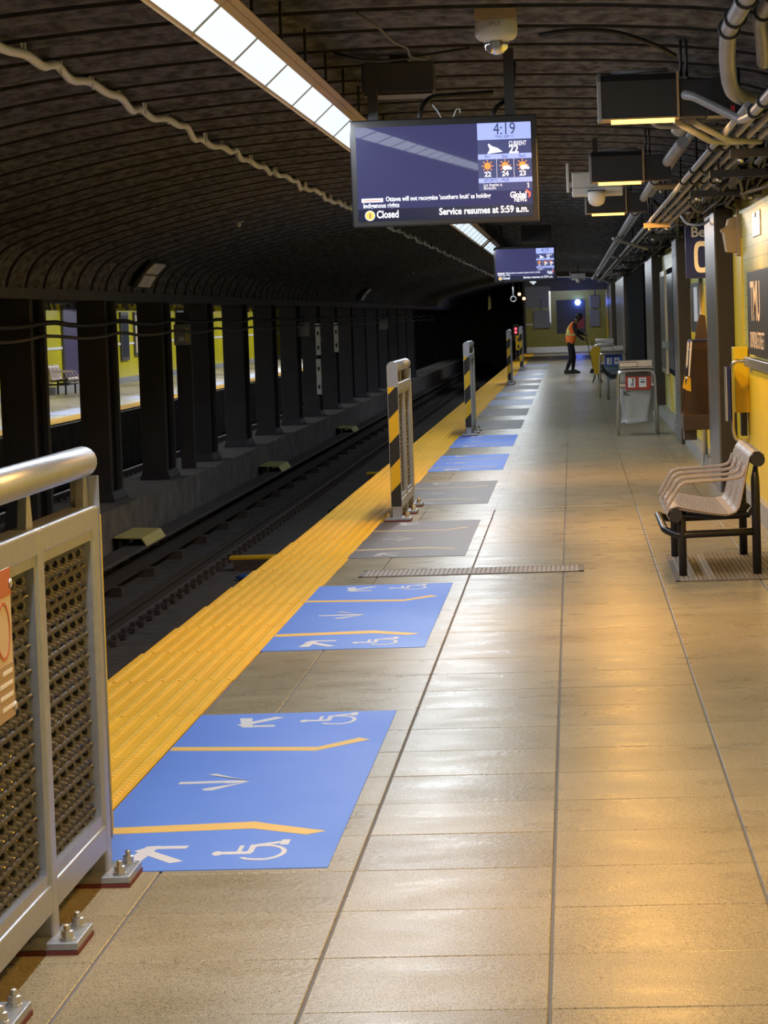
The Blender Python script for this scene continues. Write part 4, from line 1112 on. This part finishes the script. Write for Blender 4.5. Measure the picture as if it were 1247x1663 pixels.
pipe([(.80, 20.2, 2.85), (.78, 24, 2.86), (.77, 40, 2.85), (.76, 60, 2.84), (.76, 100, 2.84)], .042, M_CONDUIT, 'long thick grey pipe running to the far end above the heaters', clamps=[(.78, 26, 2.86), (.775, 34, 2.855), (.77, 44, 2.85)])
pipe([(.88, 16.5, 2.93), (.88, 20, 2.93), (.92, 100, 2.93)], .03, M_CONDUIT, 'thin grey pipe alongside the long thick pipe')
pipe([(.60, 14.75, 2.775), (.64, 14.7, 2.765), (.87, 14.6, 2.63), (.90, 14.3, 2.63), (.90, 11, 2.63), (.90, 4, 2.63)], .024, M_CONDUIT, 'bent grey conduit leading from the nearest heater to the wall', clamps=[(.90, 14.0, 2.63), (.90, 13.3, 2.63)], bend=.06)
for i in range(4):
    x = .87 + .075 * i
    pipe([(x, 14 + i * .3, 2.66), (x, 22, 2.66), (x - .02, 24.5, 2.63), (x - .02, 30 + 2 * i, 2.63), (x - .02, 90, 2.62)][: (5 if i < 2 else 4)], .019, M_CONDUIT,
         '%s of four parallel grey conduits on the trapeze hangers by the wall' % ORD[i], clamps=[(x, 17.5, 2.66), (x, 20.2, 2.66), (x, 22.0, 2.66)])
pipe([(.60, 15.7, 2.70), (.8, 16.2, 2.62), (1.0, 16.7, 2.64)], .02, M_CONDUIT, 'short brown conduit slanting below the nearest heater', bend=.05)
pipe([(.68, 15.7, 2.70), (.9, 16.2, 2.62), (1.1, 16.7, 2.64)], .02, M_CONDUIT, 'second short conduit slanting below the nearest heater', bend=.05)
pipe([(.50, 17.6, 2.98), (.505, 17.6, 2.84), (.55, 17.6, 2.80), (1.1, 17.7, 2.78)], .016, M_CONDUIT, 'thin conduit dropping from the vault and turning to the wall', bend=.05)
pipe([(.56, 17.6, 2.98), (.565, 17.6, 2.87), (.6, 17.6, 2.84), (1.1, 17.7, 2.82)], .014, M_CONDUIT, 'second thin conduit dropping from the vault and turning to the wall', bend=.05)
pipe([(.78, 27.5, 2.74), (1.02, 29.5, 2.63)], .022, M_DARK, 'dark conduit slanting from the long pipe toward the wall')
pipe([(.55, 37.0, 2.62), (1.0, 38.0, 2.5)], .02, M_CONDUIT, 'slanting conduit far along the pipes')
th = None
for i, y in enumerate((13.4, 16.9, 19.4, 22.6, 26.4, 30.6, 35.0, 40.0, 46.0, 54.0, 64.0)):
    lb = 'dark steel trapeze hanger carrying the conduits, %s from the camera' % ORD[i]
    x0 = .94 if i not in (4, 5) else .78
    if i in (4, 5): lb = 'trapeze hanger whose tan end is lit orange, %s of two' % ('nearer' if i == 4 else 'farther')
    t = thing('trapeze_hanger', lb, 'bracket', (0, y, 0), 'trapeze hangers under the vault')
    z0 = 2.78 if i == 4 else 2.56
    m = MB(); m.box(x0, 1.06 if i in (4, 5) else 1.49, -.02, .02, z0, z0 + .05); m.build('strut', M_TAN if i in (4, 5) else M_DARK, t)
    m = MB(); m.box(1.1 if i in (4, 5) else .93, 1.49, .03, .06, 2.76, 2.81); m.build('strut', M_DARK, t)
    for x in (x0 + .06, 1.02 if i in (4, 5) else 1.40):
        m = MB(); m.tube([(x, 0, z0 - .04), (x, 0, 3.1)], .008, 6); m.build('rod', M_DARK, t)
        m = MB(); m.lathe([(.016, z0 - .03), (.016, z0)], (x, 0, 0), 6); m.build('nut', M_STEEL, t)
t = thing('junction_box', 'black junction box with red tape beside the nearest heater', 'box', (.86, 15.3, 2.70))
m = MB(); m.prism([(-.12, 0, 0), (.42, 0, 0), (.42, 0, .1), (-.02, 0, .1), (-.05, 0, .2), (-.09, 0, .2)], (0, .3, 0)); m.build('case', M_BLACK, t)
m = MB(); m.tube([(.0, -.03, .1), (.0, -.03, .19)], .016, 8); m.build('red_flag', M_REDT, t)
m = MB(); m.box(.0, .022, -.01, .0, .0, .05); m.build('red_tape', M_REDT, t)
m = MB(); m.box(.1, .125, -.01, .0, .0, .05); m.build('red_tape', M_REDT, t)
m = MB(); m.box(-.12, .42, -.02, 0, -.012, .0); m.build('lip', M_TAN, t)
cb = MB(); rnd = random.Random(3)
for k in range(34):
    x = rnd.uniform(1.14, 1.44); z = 2.62 + rnd.uniform(.0, .2)
    pts = []; y = rnd.uniform(8, 20)
    ye = rnd.uniform(60, 110)
    while y < ye:
        pts.append((min(1.46, x + rnd.uniform(-.07, .07)), y, min(2.95, max(2.56, z + rnd.uniform(-.10, .09))))); y += rnd.uniform(.5, 1.6) * (1 if y < 40 else 2)
    cb.tube(pts, rnd.uniform(.008, .022), 6)
tag(stuff(cb.build('cable_bundle', M_CABLEB)), 'dense tangle of black cables along the top of the right wall', 'cables')
for i, pts in enumerate(([(1.2, 20.5, 2.70), (1.25, 20.4, 2.58), (1.33, 20.5, 2.62), (1.38, 20.8, 2.72), (1.45, 20.9, 2.66)],
                         [(1.15, 22.5, 2.60), (1.2, 22.5, 2.66), (1.3, 22.6, 2.68), (1.36, 22.7, 2.6), (1.42, 23.0, 2.62)],
                         [(1.05, 27.5, 2.58), (1.1, 27.5, 2.50), (1.2, 27.5, 2.48), (1.3, 27.6, 2.50), (1.36, 27.7, 2.6)],
                         [(1.0, 24.5, 2.62), (1.04, 24.5, 2.54), (1.1, 24.5, 2.50), (1.14, 24.6, 2.58)],
                         [(.60, 42.5, 2.5), (.75, 42.5, 2.46), (.95, 42.6, 2.46), (1.05, 42.8, 2.5)])):
    m = MB(); m.tube(rounded(pts, .08, 5), .013 if i < 4 else .02, 7)
    tag(m.build('cable', M_CABLEG if i != 2 else M_CABLEW), ['grey cable coil drooping near the frame edge above the wall', 'wavy grey cable drooping above the speaker', 'pale cable loop hanging above the blue sign', 'small grey cable loop under the conduits', 'pale conduit piece hanging far along the pipes'][i], 'cable')

# ------------------------------------------------------------------ right wall furniture
t = thing('station_sign', 'black station name board reading TMU on the yellow wall', 'sign', (WX - .02, 0, 0))
m = MB(); m.box(-.03, .02, 17.5, 24.1, 1.31, 1.985); m.build('board', M_BOARD, t, bevel=.004)
text('lettering', 'TMU', .45, (-.032, 23.66, 1.59), mat('sign_letters', (.75, .62, .50), .5), t, '-X', 'LEFT', .004, 1.75, fit=1.16)
text('lettering', 'DUNDAS STREET', .185, (-.032, 23.8, 1.37), MATS['sign_letters'], t, '-X', 'LEFT', .001, 1.75, fit=1.73)
t = thing('wall_rail', 'beige metal rail along the yellow wall below the name board', 'rail', (WX - .012, 0, 0))
m = MB(); m.box(-.05, 0, 12, 24.6, 1.2, 1.28); m.build('rail_bar', M_STEEL, t, bevel=.006)
for y in (14, 18, 22, 24.3):
    m = MB(); m.box(-.02, .0, y - .03, y + .03, 1.15, 1.2); m.build('bracket', M_STEEL, t)
# rounded tube frame holding a small board, edge on
t = thing('tube_frame_sign', 'rounded steel tube frame holding an information board beside the brown pier', 'sign', (0, 24.6, 0))
m = MB(); m.tube(rounded([(1.47, 0, 1.245), (1.36, 0, 1.245), (1.335, .02, 1.2), (1.335, .05, .66), (1.36, .05, .57), (1.47, .05, .57)], .06, 5), .016, 10); m.build('tube', M_STEEL, t)
m = MB(); m.box(1.29, 1.318, -.02, .25, .74, 1.2); m.build('board', M_NAVY, t)
m = MB(); m.box(1.282, 1.29, -.02, .25, .74, 1.2); m.build('board_edge', M_STEEL, t)
t = thing('yellow_box', 'yellow metal box on the wall beside the tube frame', 'box', (0, 24.85, 0))
m = MB(); m.box(1.37, 1.488, 0, .35, .80, 1.36); m.build('case', M_YPAN, t, bevel=.006)
m = MB(); m.box(1.42, 1.47, .02, .2, .6, .80); m.build('bracket', M_BLACK, t)
t = thing('wall_speaker', 'tan horn loudspeaker mounted high on the wall above the name board', 'speaker', (0, 25.5, 0))
m = MB(); m.prism([(1.46, 0, 2.49), (1.39, 0, 2.475), (1.375, 0, 2.41), (1.33, 0, 2.385), (1.33, 0, 2.365), (1.345, 0, 2.355), (1.37, 0, 2.185), (1.46, 0, 2.175)], (0, .32, 0)); m.build('horn', M_TAN, t, bevel=.008)
m = MB(); m.box(1.32, 1.46, -.012, 0, 2.36, 2.385); m.build('lip', M_TAN, t)
m = MB(); m.box(1.455, WX, -.03, .36, 2.15, 2.51); m.build('back_box', M_FRAME, t, bevel=.006)
m = MB(); m.tube([(1.475, .1, 2.5), (1.475, .1, 2.66)], .012, 8); m.build('conduit', M_TAN, t)
t = thing('steel_plate', 'small vertical stainless plate set in the pale tile high on the wall', 'plate', (WX, 22.9, 0))
m = MB(); m.box(-.012, 0, 0, .9, 2.26, 2.46); m.build('plate', M_STEEL, t, bevel=.003)
m = MB(); m.lathe([(.02, -.02), (.02, -.012)], (0, .45, 2.43), 8, 'X'); m.build('knob', M_CONDUIT, t)
# payphone: sign, post and hood
t = thing('payphone_sign', 'blue hanging payphone sign partly hidden by the brown pier', 'sign', (0, 31.0, 0))
m = MB(); m.box(1.225, 1.62, 0, .05, 2.02, 2.61); m.build('panel', M_NAVY, t, bevel=.005)
text('lettering', 'Bell', .15, (1.285, -.002, 2.46), mat('sign_white', (.75, .76, .8), .4), t, '-Y', 'LEFT', .003)
m = MB()
N = 18
def cpt(a, rx, rz):
    s_ = lambda v: math.copysign(abs(v) ** .6, v)
    return (1.40 + rx * s_(math.cos(a)), -.003, 2.245 + rz * s_(math.sin(a)))
for k in range(N):
    a0 = PI * .28 + 1.44 * PI * k / N; a1 = PI * .28 + 1.44 * PI * (k + 1) / N
    m.prism([cpt(a0, .085, .168), cpt(a1, .085, .168), cpt(a1, .045, .115), cpt(a0, .045, .115)], (0, .003, 0))
m.build('emblem', MATS['sign_white'], t)
m = MB(); m.tube([(1.40, .03, 2.62), (1.40, .03, 2.9)], .012, 8); m.build('hanger', M_DARK, t)
t = thing('steel_post', 'slim polished steel post below the blue payphone sign', 'post', (1.385, 31.1, 0))
m = MB(); m.tube([(0, 0, 0), (0, 0, 2.02)], .028, 14); m.build('shaft', M_STEEL, t)
m = MB(); m.lathe([(.07, 0), (.07, .02), (.03, .03)], n=14); m.build('foot', M_STEEL, t)
t = thing('payphone_booth', 'dark brown payphone hood with tinted sides fixed by the brown pier', 'phone booth', (0, 30.6, 0))
for y in (-.35, .4):
    m = MB(); m.prism([(1.225, y, 1.36), (1.45, y, 1.36), (1.45, y, .60), (1.13, y, .60), (1.16, y, .80), (1.19, y, 1.0)], (0, .012, 0)); m.build('side_panel', M_GLASS, t)
    m = MB(); m.prism([(1.19, y - .004, 1.0), (1.205, y - .004, 1.0), (1.24, y - .004, 1.36), (1.222, y - .004, 1.36)], (0, .02, 0)); m.build('panel_edge', M_PAINTW, t)
    m = MB(); m.prism([(1.155, y - .004, .86), (1.215, y - .004, .84), (1.215, y - .004, .98), (1.185, y - .004, 1.0)], (0, .02, 0)); m.build('yellow_sticker', M_HAZY, t)
m = MB(); m.box(1.225, 1.46, -.35, .41, 1.35, 1.375); m.build('roof', M_NAVY, t, bevel=.004)
m = MB(); m.box(1.125, 1.46, -.38, .44, .44, .60); m.build('shelf_box', M_BOOTH, t, bevel=.01)
m = MB(); m.box(1.14, 1.27, -.2, .2, .33, .44); m.build('lower_bracket', M_BOOTH, t)
m = MB(); m.box(1.22, 1.45, -.15, .3, .62, 1.28); m.build('phone_body', M_BLACK, t, bevel=.02)
m = MB(); m.tube(rounded([(1.20, -.2, 1.10), (1.185, -.2, 1.06), (1.185, -.2, .92), (1.20, -.2, .88)], .02), .022, 10); m.build('handset', M_BLACK, t)
m = MB(); m.lathe([(0, -.02), (.016, -.01), (.016, .01), (0, .02)], (1.175, -.37, .98), 8); m.build('knob', M_STEEL, t)
m = MB(); m.prism([(1.30, .45, 1.36), (1.44, .45, 1.36), (1.42, .45, 1.62), (1.36, .45, 1.64), (1.34, .45, 1.58)], (0, .04, 0)); m.build('back_fin', M_BOOTH, t)
t = thing('wall_poster', 'dark framed small poster behind the steel post below the blue sign', 'poster', (WX - .012, 33.5, 0))
m = MB(); m.box(-.03, 0, 0, 2.2, 1.42, 2.0); m.build('frame', M_BLACK, t)
m = MB(); m.box(-.034, -.03, .25, 1.2, 1.55, 1.95); m.build('sheet', M_PAINTW, t)
def board(y0, y1, z0, z1, mm, lb, x=WX - .012, fr=M_MATTE, d=.05):
    t = thing('wall_board', lb, 'board', (x, 0, 0))
    m = MB(); m.box(-d, 0, y0, y1, z0, z1); m.build('frame', fr, t)
    m = MB(); m.box(-d - .004, -d, y0 + .08, y1 - .08, z0 + .08, z1 - .08); m.build('panel', mm, t)
board(39.2, 41.0, .28, 2.52, M_POST, 'tall black framed board on the right wall past the payphone')
board(41.3, 43.8, .75, 2.3, M_POST, 'slate advert board on the right wall beside the tall black one')
board(45.0, 47.2, .7, 2.3, M_CHAR, 'narrow dark poster frame on the right wall beside the steel pier', fr=M_STEEL)
board(52.4, 55.5, .3, 2.5, M_MATTE, 'black board on the right wall just beyond the third pier')
board(56.0, 73.2, .05, 2.6, M_MATTE, 'wide black hoarding on the right wall before the shiny pier', d=.10)
board(87.2, 96.5, .2, 2.5, M_MATTE, 'dark board on the right wall near the end of the platform', fr=M_MATTE)
board(107.5, 110.5, .6, 2.3, M_POST, 'slate board on the right wall nearest the end wall')
t = thing('wall_box', 'small pale grey box on the right wall between the boards', 'box', (WX - .012, 44.0, 1.17))
m = MB(); m.box(-.12, 0, 0, .5, -.05, .05); m.build('case', M_GREYP, t, bevel=.006)
t = thing('posted_notices', 'column of small white notices on the right wall behind the payphone', 'notice', (WX - .012, 38.4, 0))
for k in range(4):
    m = MB(); m.box(-.02, 0, 0, .6, .75 + k * .17, .88 + k * .17); m.build('sheet', M_PAINTW if k != 1 else M_GREYP, t)

# ------------------------------------------------------------------ waste bins
def bin_(loc, label, sign, bag, bagh, sc=1.0):
    t = thing('waste_bin', label, 'bin', loc, 'arched tube waste bins')
    for yy, hh in ((0, .88), (.42, .88)):
        m = MB(); m.tube(rounded([(-.285, yy - .0, 0), (-.27, yy, .7), (-.255, yy, hh), (.225, yy, hh), (.24, yy, .7), (.255, yy, 0)], .13, 6), .021, 12); m.build('arch', M_STEEL, t)
    m = MB(); m.box(-.25, .22, .02, .42, .91, .935); m.box(-.25, .0, .0, .04, .935, 1.0); m.box(-.25, .22, .38, .44, .90, 1.02); m.box(-.25, -.235, .0, .44, .9, 1.0); m.build('lid', M_STEEL, t, bevel=.008)
    m = MB(); m.box(-.255, .225, .03, .40, .67, .70); m.build('bag_ring', M_STEEL, t)
    m = MB(); m.box(-.17, .18, -.03, -.02, .62, .85); sp = m.build('sign_plate', sign, t, bevel=.01)
    m = MB(); m.box(-.17, .18, -.032, -.03, .805, .85); m.build('dark_header', M_BOOTH if sign is M_RED else M_NAVY, sp)
    for cx in (-.085, .065):
        m = MB(); m.box(cx - .05, cx + .05, -.032, -.03, .655, .785); m.build('pictogram_field', M_PAINTW, sp)
    m = MB(); m.box(-.075, -.06, -.034, -.032, .67, .76); m.lathe([(.012, -.034), (.012, -.032)], (-.067, 0, .768), 8, 'Y'); m.box(-.095, -.085, -.034, -.032, .67, .71); m.build('pictogram', M_BLACK, sp)
    m = MB(); m.box(.035, .095, -.034, -.032, .715, .735); m.box(.035, .095, -.034, -.032, .755, .763); m.build('pictogram', M_BLACK, sp)
    # bag: pleated sack
    m = MB(); prof = []; nseg = 36; levels = 9
    v = []; f = []
    for i in range(levels):
        z = .67 - bagh * i / (levels - 1)
        s = 1 + .05 * math.sin(i * .8) - (.0 if bagh > .4 else .05 * i)
        for j in range(nseg):
            a = 2 * PI * j / nseg
            rr = 1 + .05 * math.sin(7 * a + i * .5) + .03 * math.sin(13 * a - i)
            cx = math.copysign(abs(math.cos(a)) ** .6, math.cos(a)) * .215 * s * rr; cy = math.copysign(abs(math.sin(a)) ** .6, math.sin(a)) * .165 * s * rr
            v.append((cx - .015, cy + .21, z + .012 * math.sin(5 * a + i)))
    for i in range(levels - 1):
        for j in range(nseg):
            j2 = (j + 1) % nseg; f.append((i * nseg + j2, i * nseg + j, (i + 1) * nseg + j, (i + 1) * nseg + j2))
    f.append(tuple((levels - 1) * nseg + j for j in range(nseg)))
    m.add(v, f, True); m.build('bag', bag, t)
    return t
bA = bin_((.875, 39.75, 0), 'nearest waste bin with red pictogram plate and clear bag', M_RED, M_BAG, .5)
text('lettering', 'IC', .08, (-.2, -.008, .55), M_BLACK, bA, '-Y', 'LEFT', .003, 1.1)
bin_((.80, 57.5, 0), 'middle waste bin with blue pictogram plate and bluish bag', M_BLUES, M_BAGB, .32)
bin_((.82, 73.0, 0), 'farthest waste bin, behind the yellow caution sign', M_GREYP, M_BAG, .4)
t = thing('caution_sign', 'yellow folded caution sign standing beside the farthest waste bin', 'sign', (.58, 70.0, 0))
pol = []
for k in range(13):
    a = PI * k / 12; pol.append((.165 * math.cos(a), 0, .72 + .16 * math.sin(a)))
pol += [(-.07, 0, .2), (.07, 0, .2)]
m = MB(); m.prism(pol, (0, .03, 0)); m.build('board', M_HAZY, t, bevel=.004)
m = MB(); m.tube([(-.05, .015, .22), (-.12, .015, 0)], .014, 6); m.tube([(.05, .015, .22), (.1, .015, 0)], .014, 6); m.tube([(.03, .12, .0), (0, .03, .5)], .014, 6); m.build('leg', M_BLACK, t)
t = thing('holder_stand', 'black strapped holder on a single leg beside the middle bin', 'holder', (.66, 56.2, 0))
m = MB(); m.tube([(.0, 0, 0), (-.01, 0, .42)], .035, 10); m.build('leg', M_GREYBOX, t)
m = MB(); m.prism([(-.13, -.05, .66), (-.08, -.05, .52), (.06, -.05, .40), (.22, -.05, .42), (.22, -.05, .50), (.08, -.05, .48), (-.04, -.05, .58), (-.09, -.05, .68)], (0, .1, 0)); m.build('bracket', M_BLACK, t, bevel=.01)

# ------------------------------------------------------------------ worker
def skin_mesh(name, verts, edges, radii, levels=2):
    me = bpy.data.meshes.new(name); me.from_pydata(verts, edges, [])
    o = bpy.data.objects.new(name, me); C.objects.link(o)
    sk = o.modifiers.new('skin', 'SKIN'); sk.use_smooth_shade = True
    sd = o.modifiers.new('sub', 'SUBSURF'); sd.levels = levels; sd.render_levels = levels
    for i, r in enumerate(radii):
        me.skin_vertices[0].data[i].radius = r if isinstance(r, tuple) else (r, r)
    me.skin_vertices[0].data[0].use_root = True
    dg = bpy.context.evaluated_depsgraph_get(); dg.update()
    out = bpy.data.meshes.new_from_object(o.evaluated_get(dg))
    bpy.data.objects.remove(o)
    return out
PX, PY = -.06, 81.4
worker = thing('person', 'worker in orange safety vest and black clothes bending to sweep far along the platform', 'person', (PX, PY, 0))
# local frame: +x is the way the worker faces
V = [(0, 0, .88), (.02, 0, 1.02), (.05, 0, 1.2), (.11, 0, 1.36), (.16, 0, 1.43), (.22, 0, 1.49), (.27, 0, 1.57),            # 0-6 pelvis..head
     (.0, -.10, .84), (.02, -.12, .46), (-.13, -.13, .09), (-.02, -.14, .04), (.06, -.14, .03),                              # 7-11 near leg
     (.0, .10, .84), (.09, .11, .47), (.05, .12, .09), (.16, .12, .04), (.24, .12, .03),                                     # 12-16 far leg
     (.12, -.19, 1.37), (.17, -.26, 1.12), (.34, -.20, .96), (.39, -.16, .93),                                               # 17-20 near arm
     (.12, .19, 1.37), (.22, .25, 1.16), (.40, .15, 1.07), (.45, .11, 1.05)]                                                 # 21-24 far arm
Ed = [(0, 1), (1, 2), (2, 3), (3, 4), (4, 5), (5, 6), (0, 7), (7, 8), (8, 9), (9, 10), (10, 11), (0, 12), (12, 13), (13, 14), (14, 15), (15, 16),
      (3, 17), (17, 18), (18, 19), (19, 20), (3, 21), (21, 22), (22, 23), (23, 24)]
Rd = [(.13, .15), (.12, .145), (.125, .16), (.12, .16), (.065, .07), (.06, .06), (.095, .09), .10, .07, .05, .05, .035, .10, .07, .05, .05, .035, .065, .05, .04, .035, .065, .05, .04, .035]
bme = skin_mesh('body', V, Ed, Rd)
for mm in (M_CLOTH, M_SKIN): bme.materials.append(mm)
for p in bme.polygons:
    c = p.center; p.use_smooth = True
    p.material_index = 1 if (c.z > 1.47 and c.x > .14) or (c.x > .375 and .85 < c.z < 1.12) else 0
bo = bpy.data.objects.new('body', bme); C.objects.link(bo); bo.parent = worker
# vest: shell of the torso pushed out
bm = bmesh.new(); bm.from_mesh(bme)
for v in bm.verts: v.co += v.normal * .016
dele = [f for f in bm.faces if not (.86 < f.calc_center_median().z < 1.44 and abs(f.calc_center_median().y) < .21 and f.calc_center_median().x < .24 and not (abs(f.calc_center_median().y) > .17 and f.calc_center_median().z < 1.3 and f.calc_center_median().x > .12))]
bmesh.ops.delete(bm, geom=dele, context='FACES')
vm = bpy.data.meshes.new('safety_vest'); bm.to_mesh(vm); bm.free()
vm.materials.clear()
for mm in (M_ORANGE, M_LIME): vm.materials.append(mm)
for p in vm.polygons:
    c = p.center; p.use_smooth = True
    p.material_index = 1 if (1.06 < c.z < 1.12) or (abs(abs(c.y) - .10) < .03 and c.z > 1.12) else 0
vo = bpy.data.objects.new('safety_vest', vm); C.objects.link(vo); vo.parent = worker; vo['label'] = 'orange vest with pale yellow bands'
m = MB(); m.lathe([(0, .115), (.05, .108), (.085, .075), (.098, .03), (.098, -.01), (.08, -.06), (.06, -.08)], n=16)
o = m.build('hair', M_HAIR, worker); o.location = (.255, 0, 1.575); o.rotation_euler = (0, .35, 0)
m = MB(); m.lathe([(0, .03), (.012, .02), (.016, 0), (.008, -.012), (0, -.014)], (0, 0, 0), 8); o = m.build('nose', M_SKIN, worker); o.location = (.375, 0, 1.545)
for s in (-1, 1):
    m = MB(); m.lathe([(0, .02), (.012, .018), (.016, 0), (.010, -.02), (0, -.025)], (0, 0, 0), 8, 'Z'); o = m.build('ear', M_SKIN, worker); o.location = (.275, s * .098, 1.55); o.scale = (1, .5, 1.2)
    m = MB(); m.lathe([(0, .01), (.009, .006), (.009, -.006), (0, -.01)], (0, 0, 0), 8); o = m.build('eye', M_BLACK, worker); o.location = (.358, s * .035, 1.565)
for (hx, hy, hz) in ((.40, -.155, .925), (.46, .105, 1.045)):
    for k in range(4):
        m = MB(); m.tube(rounded([(hx - .01, hy - .03 + k * .02, hz), (hx + .035, hy - .03 + k * .02, hz + .01), (hx + .045, hy - .03 + k * .02, hz - .03), (hx + .015, hy - .03 + k * .02, hz - .04)], .015, 3), [.009] * 2 + [.008] * 9 + [.007] * 0 if False else .0085, 6); m.build('finger', M_SKIN, worker)
    m = MB(); m.tube([(hx - .02, hy - .03, hz + .02), (hx + .02, hy - .04, hz + .035), (hx + .04, hy - .02, hz + .03)], .010, 6); m.build('thumb', M_SKIN, worker)
for (fx, fy) in ((-.13, -.14), (.05, .12)):
    m = MB(); m.prism([(fx - .07, fy - .05, 0), (fx + .20, fy - .05, 0), (fx + .22, fy - .05, .04), (fx + .12, fy - .05, .09), (fx + .02, fy - .05, .13), (fx - .06, fy - .05, .12)], (0, .10, 0)); m.build('shoe', M_BLACK, worker, bevel=.02)
t = thing('broom', 'broom with thin handle held by the bending worker', 'broom', (PX, PY, 0))
m = MB(); m.tube([(.43, -.14, 1.08), (.62, -.05, .12)], .012, 8); m.build('handle', M_DARK, t)
m = MB(); m.prism([(.56, -.12, .12), (.68, -.12, .12), (.80, -.12, .0), (.52, -.12, .0)], (0, .2, 0)); m.build('bristles', M_CLOTH, t)
t = thing('dustpan', 'black long-handled dustpan on the floor in front of the worker', 'dustpan', (PX + .80, PY - .15, 0))
m = MB(); m.prism([(-.12, 0, .0), (.14, 0, .0), (.12, 0, .06), (-.05, 0, .24), (-.12, 0, .26)], (0, .24, 0)); m.build('pan', M_BLACK, t, bevel=.008)
m = MB(); m.tube([(-.1, .12, .22), (-.20, .12, .85)], .011, 8); m.build('handle', M_DARK, t)

# ------------------------------------------------------------------ signals and odds at the tunnel mouth
t = thing('track_signal', 'signal head with two red lamps at the tunnel mouth', 'signal', (-2.40, 124.0, 0))
m = MB(); m.box(-.12, .12, 0, .2, .55, 1.3); m.build('head', M_BLACK, t, bevel=.02)
for z in (.95, 1.10):
    m = MB(); m.lathe([(.055, -.03), (.055, -.0)], (0, 0, z), 12, 'Y'); m.build('red_lens', M_REDLED, t)
m = MB(); m.tube([(0, .1, -1.15), (0, .1, .55)], .04, 8); m.build('mast', M_DARK, t)
t = thing('stop_marker', 'yellow marker plate with black figures below the red signal', 'sign', (-2.27, 123.0, 0))
m = MB(); m.box(-.13, .13, 0, .03, .2, .82); m.build('plate', M_HAZY, t, bevel=.01)
m = MB(); m.box(-.05, .05, -.006, 0, .28, .42); m.box(-.05, .05, -.006, 0, .58, .72); m.build('figure', M_BLACK, t)
m = MB(); m.tube([(0, .03, -1.15), (0, .03, .3)], .03, 8); m.build('mast', M_DARK, t)
t = thing('hanging_hook', 'white rod with a ring hanging below the far screen', 'hook', (-1.19, 60.0, 2.0))
m = MB(); m.tube([(0, 0, .28), (0, 0, 1.15)], .014, 8); m.build('rod', M_DARK, t)
m = MB(); m.tube([(0, 0, .08), (0, 0, .28)], .014, 8); m.build('white_rod', M_PAINTW, t)
m = MB(); m.tube([(.055 * math.sin(2 * PI * k / 16), 0, .025 + .055 * math.cos(2 * PI * k / 16)) for k in range(17)], .013, 6, False); m.build('ring', M_PAINTW, t)
for (x, z, lb, yy) in ((-1.95, 2.47, 'pale amber signal lamp beyond the far screen', 110.0), (-1.78, 2.30, 'lower warm signal lamp beyond the far screen', 110.0)):
    t = thing('signal_lamp', lb, 'lamp', (x, yy, z))
    m = MB(); m.lathe([(0, -.06), (.05, -.04), (.06, 0), (.05, .04), (0, .06)], n=12); m.build('globe', M_AMBLED, t)
    m = MB(); m.box(-.08, .08, .05, .15, -.1, .1); m.build('case', M_BLACK, t)
    m = MB(); m.tube([(0, .1, .1), (0, .1, 3.25 - z)], .015, 6); m.build('stem', M_DARK, t)
t = thing('hanging_tag', 'narrow yellow tag hanging in the dark tunnel', 'sign', (-2.95, 105.0, 1.9))
m = MB(); m.prism([(-.06, 0, .0), (.05, 0, .05), (.05, 0, .4), (0, 0, .55), (-.04, 0, .4)], (0, .02, 0)); m.build('plate', M_PALEY, t)
m = MB(); m.tube([(0, .01, .5), (0, .01, 1.2)], .01, 6); m.build('stem', M_DARK, t)
# pale louvred panels on the vault haunch
for (y, lb) in ((35.6, 'pale four-pane panel fixed on the curved vault above the columns'), (73.6, 'second smaller looking pale panel on the vault far along the columns')):
    t = thing('vault_panel', lb, 'panel', (0, y, 0))
    P4 = [(-5.50, 2.20), (-5.40, 2.36), (-5.26, 2.50)]
    m = MB()
    m.prism([(P4[0][0] + .14, 0, P4[0][1]), (P4[1][0] + .14, 0, P4[1][1]), (P4[2][0] + .14, 0, P4[2][1]), (P4[2][0] + .10, 0, P4[2][1] + .03), (P4[0][0] + .08, 0, P4[0][1])], (0, 1.06, 0)); m.build('backing', M_CHAR, t)
    for a in (0, 1):
        for b in (0, 1):
            p, q = P4[a], P4[a + 1]
            m = MB(); dy0, dy1 = .06 + b * .52, .52 + b * .52
            f = .08
            p1 = (p[0] + .145 + (q[0] - p[0]) * f, p[1] + (q[1] - p[1]) * f); p2 = (p[0] + .145 + (q[0] - p[0]) * (1 - f), p[1] + (q[1] - p[1]) * (1 - f))
            m.prism([(p1[0], dy0, p1[1]), (p2[0], dy0, p2[1]), (p2[0], dy1, p2[1]), (p1[0], dy1, p1[1])], (.012, 0, -.008)); m.build('pane', M_PAINTW, t)
